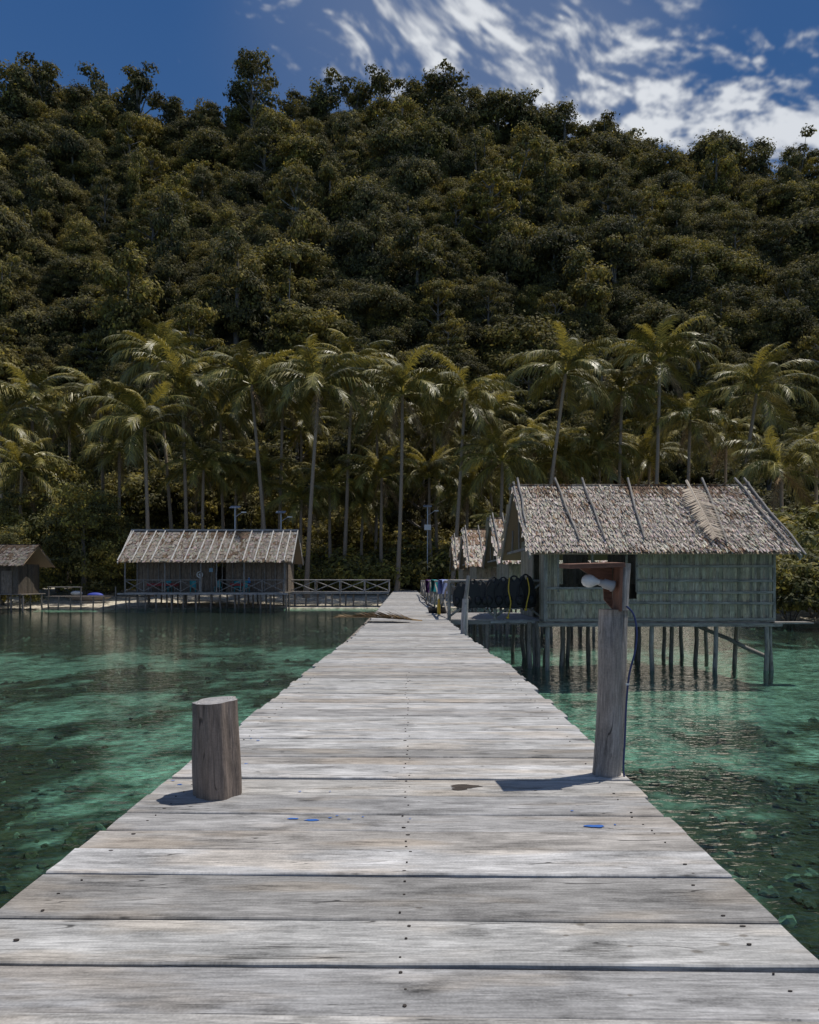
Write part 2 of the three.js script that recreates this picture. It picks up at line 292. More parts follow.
{ // coral heads and rubble over the dark beds
  const r = RNG(77), geos = new THREE.IcosahedronGeometry(1, 1), p = geos.attributes.position, col = [];
  for (let i = 0; i < p.count; i++) { const v = V(p.getX(i), p.getY(i), p.getZ(i)), k = 0.55 + 0.9 * fbm(v.x * 2.2 + v.z * 1.3 + 4, v.y * 2.2 + v.z * 1.7, 3, 463); v.multiplyScalar(k); v.y *= 0.7; p.setXYZ(i, v.x, v.y, v.z); col.push(1, 1, 1); }
  geos.setAttribute('color', new THREE.Float32BufferAttribute(col, 3)); geos.computeVertexNormals();
  const list = [];
  for (let k = 0; k < 160000 && list.length < 9000; k++) {
    const d = 1 + 44 * Math.pow(r(), 1.5), x = (r() * 2 - 1) * (0.75 * d * 1.4 + 3), m = sandMask(x, d);
    if (m > 0.25) continue;
    const s = (0.022 + 0.065 * Math.pow(r(), 2.0)) * (0.8 + d * 0.02); list.push([x, d, s, r(), r(), r()]);
  }
  const im = new THREE.InstancedMesh(geos, M.coral, list.length), mt = new THREE.Matrix4(), q = new THREE.Quaternion(), e = new THREE.Euler();
  list.forEach(([x, d, s, a, b, c], i) => { mt.compose(V(x, bedY(x, d), -d), q.setFromEuler(e.set(a, b * 6.3, c)), V(s * (0.7 + a), s * (0.5 + b * 0.8), s * (0.7 + c))); im.setMatrixAt(i, mt); const t = a * 0.7 + 0.6; im.setColorAt(i, b < 0.22 ? lin(0.42 * t, 0.38 * t, 0.28 * t) : lin(0.15 * t, 0.12 * t, (0.06 + 0.05 * c) * t)); });
  im.name = 'coral_rubble'; im.userData = { kind: 'stuff', label: 'dark coral heads and rubble seen through the clear water', category: 'coral' }; shade(im); scene.add(im);
}
const beachSheet = sheet(-120, 120, 160, range(36, 100, 1), (x, d) => ground(x, d) + (d > shore(x) ? 0.25 * (fbm(x * 0.4, d * 0.4, 3, 471) - 0.5) * sstep(0, 4, d - shore(x)) : Math.min(0, -0.02 * 0)), 4);
setting('beach', beachSheet, M.beach);
setting('hillside', sheet(-240, 240, 120, range(82, 300, 3), (x, d) => ground(x, d) + (d < 90 ? -0.3 + 0.06 * (d - 84) : 0.06), 3), M.soil);
{
  const g = new THREE.PlaneGeometry(300, 130, 1, 1).rotateX(-Math.PI / 2).translate(0, 0, -35), uv = g.attributes.uv, p = g.attributes.position;
  for (let i = 0; i < p.count; i++) uv.setXY(i, p.getX(i) / 4.5, p.getZ(i) / 4.5);
  setting('water', g, M.water);
}

// ---------------------------------------------------------------- pier
const leftEdge = (d) => table([[-2, -1.5], [2.58, -1.495], [3.17, -1.483], [4.05, -1.457], [4.69, -1.431], [8.66, -1.355], [14.9, -1.20], [20.5, -1.19], [45, -1.45], [80, -1.75]], d);
const rightEdge = (d) => table([[-2, 1.28], [2.2, 1.29], [3.07, 1.304], [4.34, 1.316], [6.38, 1.373], [9.66, 1.41], [12, 1.33], [15.4, 1.22], [21.4, 1.16], [45, 0.98], [80, 0.80]], d);
function plankGeo(xl, xr, d0, d1, skew, seed, dy) { // d0 near, d1 far, as distances; skew: change of distance per metre of x
  const n = 16, T = 0.06, bev = 0.005, pos = [], uv = [], idx = [], ou = hash(seed, 3, 9), ov = hash(seed, 5, 9), cup = (hash(seed, 8, 9) - 0.5) * 0.006;
  const rows = []; // cross-sections: [distance, y]
  for (let i = 0; i <= n; i++) {
    const t = i / n, x = lerp(xl, xr, t), near = d0 + skew * x + 0.022 * (fbm(x * 1.1 + seed, 1.5, 3, 501) - 0.5) + 0.004 * (vnoise(x * 9, seed, 503) - 0.5), far = d1 + skew * x + 0.022 * (fbm(x * 1.1 + seed + 50, 2.5, 3, 505) - 0.5) + 0.004 * (vnoise(x * 9, seed, 507) - 0.5);
    const ex = (i === 0 ? -1 : i === n ? 1 : 0) * 0.012, y = DECK + dy + 0.004 * (fbm(x * 0.8 + seed * 3, 0.5, 2, 509) - 0.5);
    rows.push([x, near, far, y, ex]);
  }
  const strip = (f, g) => { const b = pos.length / 3; rows.forEach((r, i) => { for (const q of [f(r), g(r)]) { pos.push(q[0], q[1], -q[2]); uv.push(q[0] / 3 + ou, (q[2] - d0 + (DECK - q[1])) / 1.5 + ov); } if (i) { const a = b + i * 2; idx.push(a - 2, a, a + 1, a - 2, a + 1, a - 1); } }); };
  const top0 = (r) => [r[0], r[3] - cup, r[1] + bev], top1 = (r) => [r[0], r[3] - cup, r[2] - bev], mid = (r) => [r[0], r[3] + cup, (r[1] + r[2]) / 2], s0 = (r) => [r[0], r[3] - cup - bev, r[1]], s1 = (r) => [r[0], r[3] - cup - bev, r[2]], b0 = (r) => [r[0], r[3] - T, r[1]], b1 = (r) => [r[0], r[3] - T, r[2]];
  strip(top0, mid); strip(mid, top1); strip(s0, top0); strip(top1, s1); strip(b0, s0); strip(s1, b1); strip(b1, b0);
  for (const [r, s] of [[rows[0], 1], [rows[n], -1]]) { const b = pos.length / 3; for (const q of [b0(r), s0(r), top0(r), mid(r), top1(r), s1(r), b1(r)]) { pos.push(q[0], q[1], -q[2]); uv.push(q[1] / 3 + ou, q[2] / 1.5 + ov); } for (let k = 1; k < 6; k++) s > 0 ? idx.push(b, b + k + 1, b + k) : idx.push(b, b + k, b + k + 1); }
  const g = new THREE.BufferGeometry(); g.setAttribute('position', new THREE.Float32BufferAttribute(pos, 3)); g.setAttribute('uv', new THREE.Float32BufferAttribute(uv, 2)); g.setIndex(idx); g.computeVertexNormals(); return g;
}
const pier = thing('wooden_pier', 'long weathered grey plank pier running straight to the beach', 'pier');
const nailGeo = new THREE.CylinderGeometry(0.005, 0.005, 0.006, 8), holeGeo = new THREE.CylinderGeometry(0.0075, 0.007, 0.004, 8);
const planks = [];
{
  const r = RNG(31), lines = [1.00, 1.30, 1.62, 1.93, 2.18, 2.47, 2.84, 3.11, 3.35, 3.59, 3.90, 4.22]; let d = 4.22; const joints = [10, 8, 10, 10, 17, 18, 9, 17, 5, 15, 5, 17].map((x) => x / 1000);
  while (d < 79.5) { d += 0.21 + 0.16 * r(); lines.push(d); joints.push(r() < 0.4 ? 0.013 + 0.013 * r() : 0.004 + 0.006 * r()); }
  for (let i = 0; i + 1 < lines.length; i++) {
    const a = lines[i], b = lines[i + 1], mid = (a + b) / 2, skew = -0.015 + 0.009 * (r() - 0.5);
    const xl = leftEdge(mid) + 0.07 * (r() - 0.5) * sstep(2, 6, mid), xr = rightEdge(mid) + 0.07 * (r() - 0.5) * sstep(2, 6, mid), dy = 0.008 * (r() - 0.5);
    const tint = i === 5 ? 3 : i === 4 ? 0 : i === 6 ? 6 : Math.floor(r() * plankMats.length);
    const pl = part('plank', plankGeo(xl, xr, a + joints[i] / 2, b - joints[i + 1] / 2, skew, i + 1, dy), plankMats[tint], pier);
    planks.push([a, b, dy, pl, skew]);
    if (mid < 9) for (const nx of [leftEdge(mid) + 0.17, -0.02, rightEdge(mid) - 0.16]) for (const f of mid < 4.3 ? [0.16, 0.5, 0.84] : [0.22, 0.78]) {
      if (r() < (nx > -0.5 && nx < 0.5 ? 0.1 : 0.35)) continue;
      const x = nx + 0.05 * (r() - 0.5), dd = lerp(a, b, f) + skew * x + 0.03 * (r() - 0.5); const nl = part('nail', r() < 0.6 ? holeGeo : nailGeo, M.iron, pl); nl.position.set(x, DECK + dy + 0.0012, -dd); nl.scale.set(0.7 + 1.3 * r() * r(), 1, 0.5 + 0.4 * r());
    }
  }
  // bearers and piles
  for (const [x0, x1] of [[-1.25, -1.4], [-0.05, -0.45], [1.1, 0.62]]) for (let k = 0; k < 8; k++) { const a = -1 + k * 10, b = a + 10; part('bearer', boxM(0.10, 0.16, 9.98, lerp(x0, x1, (a + 5) / 80), DECK - 0.06 - 0.012 - 0.08, -(a + b) / 2, 0, (x1 - x0) / -80, 0), M.darkPole, pier); }
  for (let k = 0; k < 18; k++) { const dd = 2.2 + k * 3.7, b = ground; for (const s of [-1, 1]) { const x = s < 0 ? leftEdge(dd) + 0.28 : rightEdge(dd) - 0.24; const fy = Math.max(bedY(x, dd), dd > 62 ? ground(x, dd) : -9) - 0.25; part('pile', pole(V(x + 0.05 * (r() - 0.5), fy, -dd), V(x, DECK - 0.06, -dd), 0.09, 0.08), M.darkPole, pier); } part('cross_beam', barM(V(leftEdge(dd) + 0.1, DECK - 0.285, -dd - 0.1), V(rightEdge(dd) - 0.1, DECK - 0.285, -dd - 0.1), 0.09, 0.09), M.darkPole, pier); }
}
function onPlank(d) { return planks.find((p) => d >= p[0] && d < p[1]) ?? planks[0]; }
function splat(name, px, py, w, h, mat, seed, lobes = 0.45) { // dried paint or a stain lying on the timber: an irregular film
  const d = 840 / (py - 580), x = atX(px, d), P = onPlank(d - -0.015 * x), sh = new THREE.Shape(), n = 26;
  for (let i = 0; i <= n; i++) { const a = i / n * 2 * Math.PI, q = 1 - lobes + 2 * lobes * fbm(Math.cos(a) * 1.8 + seed * 5, Math.sin(a) * 1.8 + seed, 3, 600 + seed), X = Math.cos(a) * w * q, Z = Math.sin(a) * h * q; i ? sh.lineTo(X, Z) : sh.moveTo(X, Z); }
  const g = new THREE.ShapeGeometry(sh).rotateX(-Math.PI / 2), m = part(name, g, mat, P[3]); m.position.set(x, DECK + P[2] + 0.0045, -d);
}
for (const [x, y, w, h, s] of [[293, 819, 0.030, 0.009, 1], [312, 820.5, 0.034, 0.014, 2], [330, 818, 0.010, 0.006, 3], [337, 816, 0.007, 0.006, 4], [363, 817, 0.006, 0.006, 5], [349, 819.5, 0.008, 0.004, 6], [594, 826.5, 0.046, 0.017, 7], [615, 825, 0.006, 0.006, 8], [572, 811, 0.009, 0.006, 9], [300, 792, 0.009, 0.005, 10], [246, 764, 0.013, 0.009, 11], [251, 739, 0.008, 0.008, 12], [258, 741, 0.014, 0.009, 13], [180, 785, 0.016, 0.008, 14], [173, 781, 0.012, 0.006, 15], [410, 819, 0.005, 0.004, 16], [330, 792, 0.005, 0.004, 17], [262, 738, 0.007, 0.006, 18]]) splat('paint_mark', x, y, w, h, M.bluePaint, s);
splat('damp_stain', 465, 787, 0.085, 0.036, M.damp, 21, 0.35); splat('damp_stain', 459, 789.5, 0.045, 0.022, M.damp, 22, 0.4);

// short mooring post
{
  const b = at(218, 793, 3.94), g = thing('mooring_post', 'short thick round timber bollard standing on the pier deck', 'post', [b.x, DECK, b.z]);
  const pts = [], rad = []; for (let i = 0; i <= 12; i++) { const t = i / 12; pts.push(V(-0.012 * t, -0.12 + 0.645 * t, 0.01 * t)); rad.push(0.121 + 0.004 * t + 0.006 * Math.sin(t * 5)); }
  const body = tube(pts, rad, 40, 0.18, 19, false);
  part('post_body', body, M.post, g);
  // sawn top with a dished check in the heart
  const w = 41, p = body.attributes.position, cp = [], cu = [], ci = [], N = 5;
  for (let q = 0; q <= N; q++) for (let k = 0; k < w; k++) { const o = 12 * w + k, f = q / N, x = lerp(-0.012, p.getX(o), f), z = lerp(0.01, p.getZ(o), f); const crack = Math.exp(-(((z - 0.01) * 14 + 1.6 * x) ** 2) * 18) * (Math.abs(x) < 0.075 ? 1 : 0); cp.push(x, p.getY(o) + 0.008 * (1 - f * f) - 0.022 * crack + 0.05 * x, z); cu.push(0.3 + 0.04 * f * Math.cos(k), 0.6 + f * 0.08 + 0.02 * Math.sin(k / 41 * 6.283)); if (q && k) { const A = (q - 1) * w + k - 1; ci.push(A, A + w + 1, A + w, A, A + 1, A + w + 1); } }
  for (let k = 0; k < w; k++) { const o = 12 * w + k; p.setY(o, p.getY(o) + 0.05 * p.getX(o)); }
  const c = new THREE.BufferGeometry(); c.setAttribute('position', new THREE.Float32BufferAttribute(cp, 3)); c.setAttribute('uv', new THREE.Float32BufferAttribute(cu, 2)); c.setIndex(ci); c.computeVertexNormals();
  part('sawn_top', c, M.greyPost, g);
}
// lamp post with its rusty hood
{
  const d = 4.31, b = at(606.5, 775, d), g = thing('lamp_post', 'tall notched timber post with rusty hood and white bulb', 'lamp post', [b.x, DECK, b.z]);
  const up = (px, py) => V(atX(px, d) - b.x, CAM_Y + (580 - py) / F * d - DECK, 0);
  const slice = (y) => { const t = y / 1.3; return [0.062 * Math.pow(Math.max(t, 0), 0.8) + 0.008 * Math.sin(t * 6), 0]; };
  const section = (pts2, y0, y1, n, seed) => { // prism with a wavering outline
    const pos = [], uv = [], idx = [], m = pts2.length;
    for (let i = 0; i <= n; i++) { const y = lerp(y0, y1, i / n), [cx] = slice(y); for (let k = 0; k <= m; k++) { const [x, z] = pts2[k % m], a = k % m, q = 1 + 0.10 * (fbm(a * 0.9 + seed, y * 3.1, 3, 700) - 0.5); pos.push(cx + x * q, y, z * q); uv.push(y / 3 + 0.21, k * 0.022 / 1.5 + 0.37); if (i && k) { const w = m + 1, A = (i - 1) * w + k - 1; idx.push(A, A + 1, A + w + 1, A, A + w + 1, A + w); } } }
    const base = pos.length / 3, [cx] = slice(y1); pos.push(cx + pts2.reduce((s, q) => s + q[0], 0) / m, y1, pts2.reduce((s, q) => s + q[1], 0) / m); uv.push(0.1, 0.1); for (let k = 0; k < m; k++) idx.push(base, n * (m + 1) + k + 1, n * (m + 1) + k);
    const q = new THREE.BufferGeometry(); q.setAttribute('position', new THREE.Float32BufferAttribute(pos, 3)); q.setAttribute('uv', new THREE.Float32BufferAttribute(uv, 2)); q.setIndex(idx.reverse()); q.computeVertexNormals(); return q;
  };
  const round = []; for (let k = 0; k < 22; k++) { const a = -k / 22 * 2 * Math.PI, q = 1 + 0.07 * Math.cos(3 * a + 1) + 0.05 * Math.cos(2 * a); round.push([0.083 * q * Math.cos(a), 0.078 * q * Math.sin(a)]); }
  part('post_body', section(round, -0.15, 1.02, 22, 3), M.lampTimber, g);
  const tongue = round.filter(([x]) => x > 0.022); part('post_tongue', section([...tongue, [0.022, -0.06], [0.022, 0.06]].sort((p, q) => Math.atan2(q[1], q[0] - 0.045) - Math.atan2(p[1], p[0] - 0.045)), 1.015, 1.302, 6, 3), M.lampTimber, g);
  // hood: roof board, back board and side cheek
  const hood = new THREE.Group(); hood.name = 'hood'; g.add(hood);
  part('roof_board', boxM(0.34, 0.026, 0.22, -0.095, 1.290, 0.01, 0.04, 0.08, 0.03), M.rust, hood);
  part('back_board', boxM(0.016, 0.28, 0.15, 0.064, 1.150, 0.012, 0, 0, -0.03), M.rust, hood);
  const ck = new THREE.Shape(); ck.moveTo(-0.155, 0); ck.lineTo(0.056, 0); ck.lineTo(0.056, -0.26); ck.lineTo(0.005, -0.20); ck.lineTo(0.0, -0.10); ck.closePath();
  const ckg = new THREE.ExtrudeGeometry(ck, { depth: 0.012, bevelEnabled: false }); ckg.attributes.uv.array.forEach((v, i, a) => { a[i] = v / 2; });
  part('side_cheek', ckg, M.rust, hood).position.set(0.0, 1.277, -0.085);
  const bulb = part('bulb', new THREE.LatheGeometry([[0, -0.044], [0.018, -0.040], [0.034, -0.026], [0.042, 0], [0.037, 0.022], [0.025, 0.042], [0.017, 0.058], [0.016, 0.075]].map(([x, y]) => new THREE.Vector2(x, y)), 28), M.bulb, g);
  bulb.position.set(-0.118, 1.195, 0.03); bulb.rotation.z = -Math.PI / 2 - 0.12;
  const hold = part('lamp_holder', new THREE.LatheGeometry([[0.0, 0], [0.020, 0], [0.021, 0.02], [0.030, 0.028], [0.031, 0.075], [0.036, 0.078], [0.036, 0.092], [0, 0.092]].map(([x, y]) => new THREE.Vector2(x, y)), 24), M.holder, g);
  hold.position.set(-0.052, 1.187, 0.03); hold.rotation.z = -Math.PI / 2 - 0.28;
  const cp = [up(624, 606), up(630, 612), up(634, 628), up(633, 648), up(627, 672), up(624, 700), up(622.5, 735), up(621, 768), up(622, 776)].map((v, i) => v.add(V(0, 0, 0.05)));
  part('cable', new THREE.TubeGeometry(new THREE.CatmullRomCurve3(cp), 50, 0.006, 7), M.cable, g);
  part('cable_clip', new THREE.BoxGeometry(0.02, 0.012, 0.012).translate(...up(625, 683).add(V(0, 0, 0.05)).toArray()), M.white, g);
}
// edge post farther along
{
  const d = 15.6, b = at(464, 634, d), g = thing('mooring_post', 'slim leaning grey post on the pier edge before the dive gear', 'post', [b.x, DECK, b.z]);
  part('post_body', tube([V(0, -0.3, 0), V(0.01, 0.3, 0), V(0.03, 0.78, 0)], [0.085, 0.08, 0.07], 14, 0.15, 41), M.greyPost, g);
  part('post_tip', tube([V(0.03, 0.70, -0.02), V(0.075, 1.06, -0.02), V(0.10, 1.30, -0.02)], [0.05, 0.045, 0.035], 10, 0.1, 42), M.pole, g);
}

// ---------------------------------------------------------------- thatched huts on stilts
function thatchSlope(parent, x0, x1, top, bot, courses, per, seed, bleachOrShade = 1) { // top and bot: [y, z] in the parent's axes; each course of palm-leaf thatch is a part; last argument scales thatch colour, lowered to paint in shade
  const r = RNG(seed), dir = V(0, bot[0] - top[0], bot[1] - top[1]), L = dir.length(); dir.normalize();
  const out = V(0, dir.z, -dir.y); if (out.y < 0) out.negate();
  const P = (x, s, h) => V(x, top[0], top[1]).addScaledVector(dir, s).addScaledVector(out, h);
  const n = Math.round((x1 - x0) * per);
  for (let k = courses - 1; k >= 0; k--) {
    const T = new Tris(), s0 = L * (k / courses) - 0.10;
    for (let q = 0; q < 2; q++) for (let i = 0; i < n; i++) {
      const x = lerp(x0, x1, (i + r()) / n), w = (0.7 + 1.5 * r() * r()) / per, len = L / courses * (0.75 + 0.65 * r()) + 0.10, skew = (r() - 0.5) * 0.16, h0 = 0.018 + 0.012 * q + 0.01 * r(), curl = 0.025 + 0.055 * r() * r(), tw = (r() - 0.5) * 0.03;
      const old = fbm(x * 1.1 + seed, s0 * 1.3, 3, 811), nearRidge = s0 < 0.45 ? 0.5 : 0;
      let c = r() < 0.07 + 0.45 * sstep(0.54, 0.72, old) + nearRidge * sstep(0.48, 0.6, fbm(x * 0.8, 3, 2, 821)) ? [0.24, 0.155, 0.095] : r() < 0.3 ? [0.60, 0.53, 0.45] : [0.48, 0.415, 0.345];
      const v = (0.72 + 0.55 * r()) * bleachOrShade; c = c.map((y) => y * v);
      const A = P(x - w / 2, s0, h0), B = P(x + w / 2, s0, h0 + tw * 0.4), m1 = P(x - w / 2 + skew * 0.5, s0 + len * 0.6, h0 + curl * 0.5 + tw), m2 = P(x + w / 2 + skew * 0.5, s0 + len * 0.6, h0 + curl * 0.5 - tw), e1 = P(x - w * 0.35 + skew, s0 + len, h0 + curl - tw), e2 = P(x + w * 0.3 + skew, s0 + len * (0.9 + 0.1 * r()), h0 + curl + tw);
      T.quad(A, B, m2, m1, c); T.quad(m1, m2, e2, e1, c.map((y) => y * (0.9 + 0.25 * r())));
    }
    part('thatch_course', T.geo(), M.thatch, parent);
  }
}
function slatWall(parent, x0, x1, y0, y1, z, axis, w, tone, seed, name = 'wall_panel') { // split-bamboo slats nailed side by side; axis 'x' runs along x, 'z' along z
  const r = RNG(seed), T = new Tris();
  for (let x = x0; x < x1 - 0.01;) { const q = Math.min(w * (0.7 + 0.6 * r()), x1 - x), t = 0.018 + 0.012 * r(), v = (0.80 + 0.3 * r()) * (r() < 0.06 ? 0.6 : 1), c = [tone[0] * v * (1 + 0.1 * (r() - 0.5)), tone[1] * v, tone[2] * v * (1 + 0.15 * (r() - 0.5))], b = y0 + 0.015 * (r() - 0.5); axis === 'x' ? T.box(x, x + q - 0.004, b, y1, z - 0.02, z + t, c, r(), r()) : T.box(z - 0.02, z + t, b, y1, x, x + q - 0.004, c, r(), r()); x += q; }
  return part(name, T.geo(), M.siding, parent);
}
const railing = (parent, a, b, n, h, braces, mat = M.pole, r = 0.05) => { // posts, top rail and crossed braces between a and b (floor points)
  const p = (t, y) => a.clone().lerp(b, t).add(V(0, y, 0));
  for (let i = 0; i <= n; i++) part('rail_post', pole(p(i / n, -0.05), p(i / n, h + 0.03), r, r, 0.01), mat, parent);
  part('top_rail', pole(p(-0.01, h), p(1.01, h), r * 0.9, r * 0.8, 0.004), mat, parent);
  if (braces) for (let i = 0; i < n; i++) { const e = V(0, 0, 0.03); part('brace', pole(p(i / n, 0.08).add(e), p((i + 1) / n, h - 0.08).add(e), r * 0.7, r * 0.7, 0.01), mat, parent); part('brace', pole(p(i / n, h - 0.08).sub(e), p((i + 1) / n, 0.08).sub(e), r * 0.7, r * 0.7, 0.01), mat, parent); }
};
function gableHut(label, cx, cd, o) { // ridge runs along x; local origin on the water under the middle
  const g = thing('stilt_hut', label, 'hut', [cx, 0, -cd], o.group), r = RNG(o.seed), hw = o.half, fy = DECK, zf = 2.3, ez = 3.0, ey = 3.41, ry = 5.68;
  const wx0 = -hw + 0.68, wx1 = hw - 0.45;
  // floor, fascia beam and stilts
  part('floor', boxM(wx1 - wx0 + 0.1, 0.06, 2 * zf + 0.1, (wx0 + wx1) / 2, fy - 0.03, 0), M.darkPole, g);
  part('floor_beam', boxM(wx1 - wx0 + 0.5, 0.10, 0.10, (wx0 + wx1) / 2, fy - 0.11, zf + 0.06), M.pole, g);
  part('floor_beam', boxM(wx1 - wx0 + 0.3, 0.10, 0.10, (wx0 + wx1) / 2, fy - 0.11, -zf), M.darkPole, g);
  for (const [x, z, m, l] of o.stilts) part('stilt', pole(V(x + l, -1.5, z), V(x, fy - 0.06, z), 0.075, 0.065, 0.015), M[m], g);
  // walls
  const tone = [0.86, 0.78, 0.60];
  if (o.detail) {
    const win0 = -2.85, win1 = -0.85, sill = 2.40, head = 3.55, door1 = -0.55; // opening with dark doorway beside it
    slatWall(g, wx0, win0, fy, 3.92, zf, 'x', 0.085, tone, 901); slatWall(g, win0, win1, fy, sill, zf, 'x', 0.085, tone, 902);
    slatWall(g, win1, door1, fy, 2.1, zf, 'x', 0.085, tone, 904); slatWall(g, door1, wx1, fy, 3.92, zf, 'x', 0.085, tone, 903); slatWall(g, win0, door1, head, 3.92, zf, 'x', 0.085, tone, 909);
    for (const [a, b, y] of [[wx0, wx1, 1.99], [wx0, win1, 2.40], [door1, wx1, 2.28], [door1, wx1, 2.64], [door1, wx1, 3.04], [wx0, wx1, 1.49]]) part('batten', boxM(b - a, 0.07, 0.045, (a + b) / 2, y + 0.01 * Math.sin(y * 40), zf + 0.055, 0, 0, 0.004 * Math.sin(y * 9)), M.pole, g);
    for (const x of [win0, (win0 + win1) / 2, win1, door1]) part('window_post', boxM(0.06, 1.6, 0.06, x, 3.1, zf + 0.004), M.pole, g);
    part('corner_post', boxM(0.10, 2.5, 0.10, wx0 - 0.03, fy + 1.25, zf + 0.01), M.pole, g); part('corner_post', boxM(0.08, 2.5, 0.08, wx1 + 0.05, fy + 1.25, zf), M.pole, g);
    // back wall with two openings that let daylight in
    slatWall(g, wx0, wx1, fy, 2.5, -zf, 'x', 0.14, tone, 911); for (const [a, b] of [[wx0, -2.5], [-1.7, -0.8], [-0.1, wx1]]) slatWall(g, a, b, 2.5, 3.9, -zf, 'x', 0.14, tone, 912);
    slatWall(g, -zf, 0.1, fy, 4.0, wx0, 'z', 0.12, tone, 913); slatWall(g, 1.3, zf, fy, 4.0, wx0, 'z', 0.12, tone, 914);
    slatWall(g, -zf, zf, fy, 4.0, wx1, 'z', 0.12, tone, 915);
    part('landing_board', boxM(1.3, 0.05, 0.5, wx1 + 0.55, fy - 0.06, zf - 0.2), M.pole, g);
    part('slanting_pole', pole(V(wx1 + 0.35, 0.28, zf - 0.9), V(wx1 - 1.7, 1.36, zf - 2.2), 0.07, 0.06), M.pole, g);
  } else {
    slatWall(g, wx0, wx1, fy, 3.9, zf, 'x', 0.16, tone, o.seed + 1); slatWall(g, wx0, wx1, fy, 3.9, -zf, 'x', 0.2, tone, o.seed + 2);
    slatWall(g, -zf, zf, fy, 4.2, wx0, 'z', 0.16, tone, o.seed + 3); slatWall(g, -zf, zf, fy, 4.2, wx1, 'z', 0.2, tone, o.seed + 4);
  }
  // roof: boarding, rafters, thatch
  const slope = Math.atan2(ry - ey, ez), L = Math.hypot(ry - ey, ez);
  for (const s of [1, -1]) part('roof_boarding', boxM(2 * hw - 0.1, 0.02, L, 0, (ry + ey) / 2 - 0.03, s * ez / 2, s * slope, 0, 0), M.thatchUnder, g);
  const cs = o.detail ? 15 : 9, per = o.detail ? 32 : 12;
  thatchSlope(g, -hw, hw, [ry, 0], [ey, ez], cs, per, o.seed + 10); thatchSlope(g, -hw, hw, [ry, 0], [ey, -ez], o.detail ? 8 : 5, o.detail ? 8 : 5, o.seed + 20);
  for (const x of [-hw + 0.06, hw - 0.06]) for (const s of [1, -1]) part('gable_board', barM(V(x, ry + 0.12, -s * 0.1), V(x, ey - 0.12, s * (ez + 0.12)), 0.05, 0.14), M.pole, g);
  part('ridge_pole', pole(V(-hw - 0.1, ry - 0.06, 0), V(hw + 0.1, ry - 0.06, 0), 0.05, 0.05, 0.002), M.pole, g);
  part('tie_beam', boxM(0.08, 0.08, 2 * ez - 0.5, -hw + 0.25, ey + 0.2, 0), M.pole, g);
  for (const z of [-1.5, 0, 1.5]) part('gable_strut', pole(V(-hw + 0.25, ey + 0.2, z), V(-hw + 0.25, ry - 0.2 - Math.abs(z) * 0.75, z), 0.035, 0.03), M.darkPole, g);
  const on = (x, t, h = 0.09) => V(x, lerp(ry, ey, t) + h, lerp(0, ez, t) + h * 0.75);
  for (const [xa, xb, t1] of o.poles) part('roof_pole', pole(on(xa, -0.10), on(xb, t1), 0.04, 0.03, 0.012), M.pole, g);
  return g;
}
const rs = RNG(17);
const mainStilts = [[-3.15, 2.3, 'pole', 0], [-0.1, 2.3, 'pole', 0.02], [1.78, 2.3, 'pole', -0.05], [3.22, 2.35, 'pole', 0.02], [3.40, 2.2, 'pole', 0.02], [-3.1, -0.2, 'darkPole', 0], [-1.4, 0.1, 'darkPole', 0], [0.3, -0.1, 'darkPole', 0.05], [1.2, 0.4, 'darkPole', -0.05], [2.1, 0.1, 'darkPole', 0], [3.1, 0.8, 'darkPole', -0.2], [-3.0, -2.2, 'darkPole', 0], [-2.2, -2.1, 'darkPole', -0.3], [-1.7, -2.2, 'darkPole', 0], [-0.8, -2.3, 'darkPole', 0], [0.1, -2.2, 'darkPole', 0], [0.9, -2.2, 'darkPole', 0], [1.9, -2.2, 'darkPole', 0], [2.5, -2.2, 'darkPole', 0], [3.4, -2.2, 'darkPole', 0], [-2.5, 1.2, 'darkPole', 0], [-1.9, -0.6, 'darkPole', 0], [-3.3, 1.4, 'darkPole', 0.1], [-3.6, 1.8, 'darkPole', 0]];
const hutA = gableHut('large thatched hut on stilts with pale slatted walls beside the pier', 7.2, 22.8, { half: 3.87, seed: 1000, detail: true, stilts: mainStilts, poles: [[-3.65, -3.72, 0.62], [-2.42, -2.30, 0.86], [-1.52, -1.55, 0.86], [-0.02, -0.40, 0.84], [2.42, 1.90, 0.9], [3.5, 3.62, 0.9], [3.8, 3.87, 1.06]] });
const farStilts = (n) => { const s = []; for (const z of [-2.2, 0, 2.3]) for (let i = 0; i < n; i++) s.push([lerp(-3, 3, i / (n - 1)), z, 'darkPole', 0.1 * (rs() - 0.5)]); return s; };
gableHut('thatched stilt hut just behind the large hut, nearest of the three half hidden ones', 3.95 + 3.6, 34.8, { half: 3.6, seed: 1100, stilts: farStilts(4), poles: [[-3.4, -3.4, 0.9], [-2.9, -2.9, 0.5], [0, 0, 0.9]], group: 'half hidden huts behind the large hut' });
gableHut('middle one of the half hidden thatched huts behind the large hut', 3.2 + 3.6, 42.6, { half: 3.6, seed: 1200, stilts: farStilts(4), poles: [[-3.4, -3.4, 0.9], [-2.6, -2.6, 0.6], [0, 0, 0.9]], group: 'half hidden huts behind the large hut' });
gableHut('farthest thatched stilt hut in the row behind the large hut, its roof end brown', 3.0 + 3.6, 50, { half: 3.6, seed: 1300, stilts: farStilts(4), poles: [[-3.4, -3.4, 0.9], [0, 0, 0.9]], group: 'half hidden huts behind the large hut' });

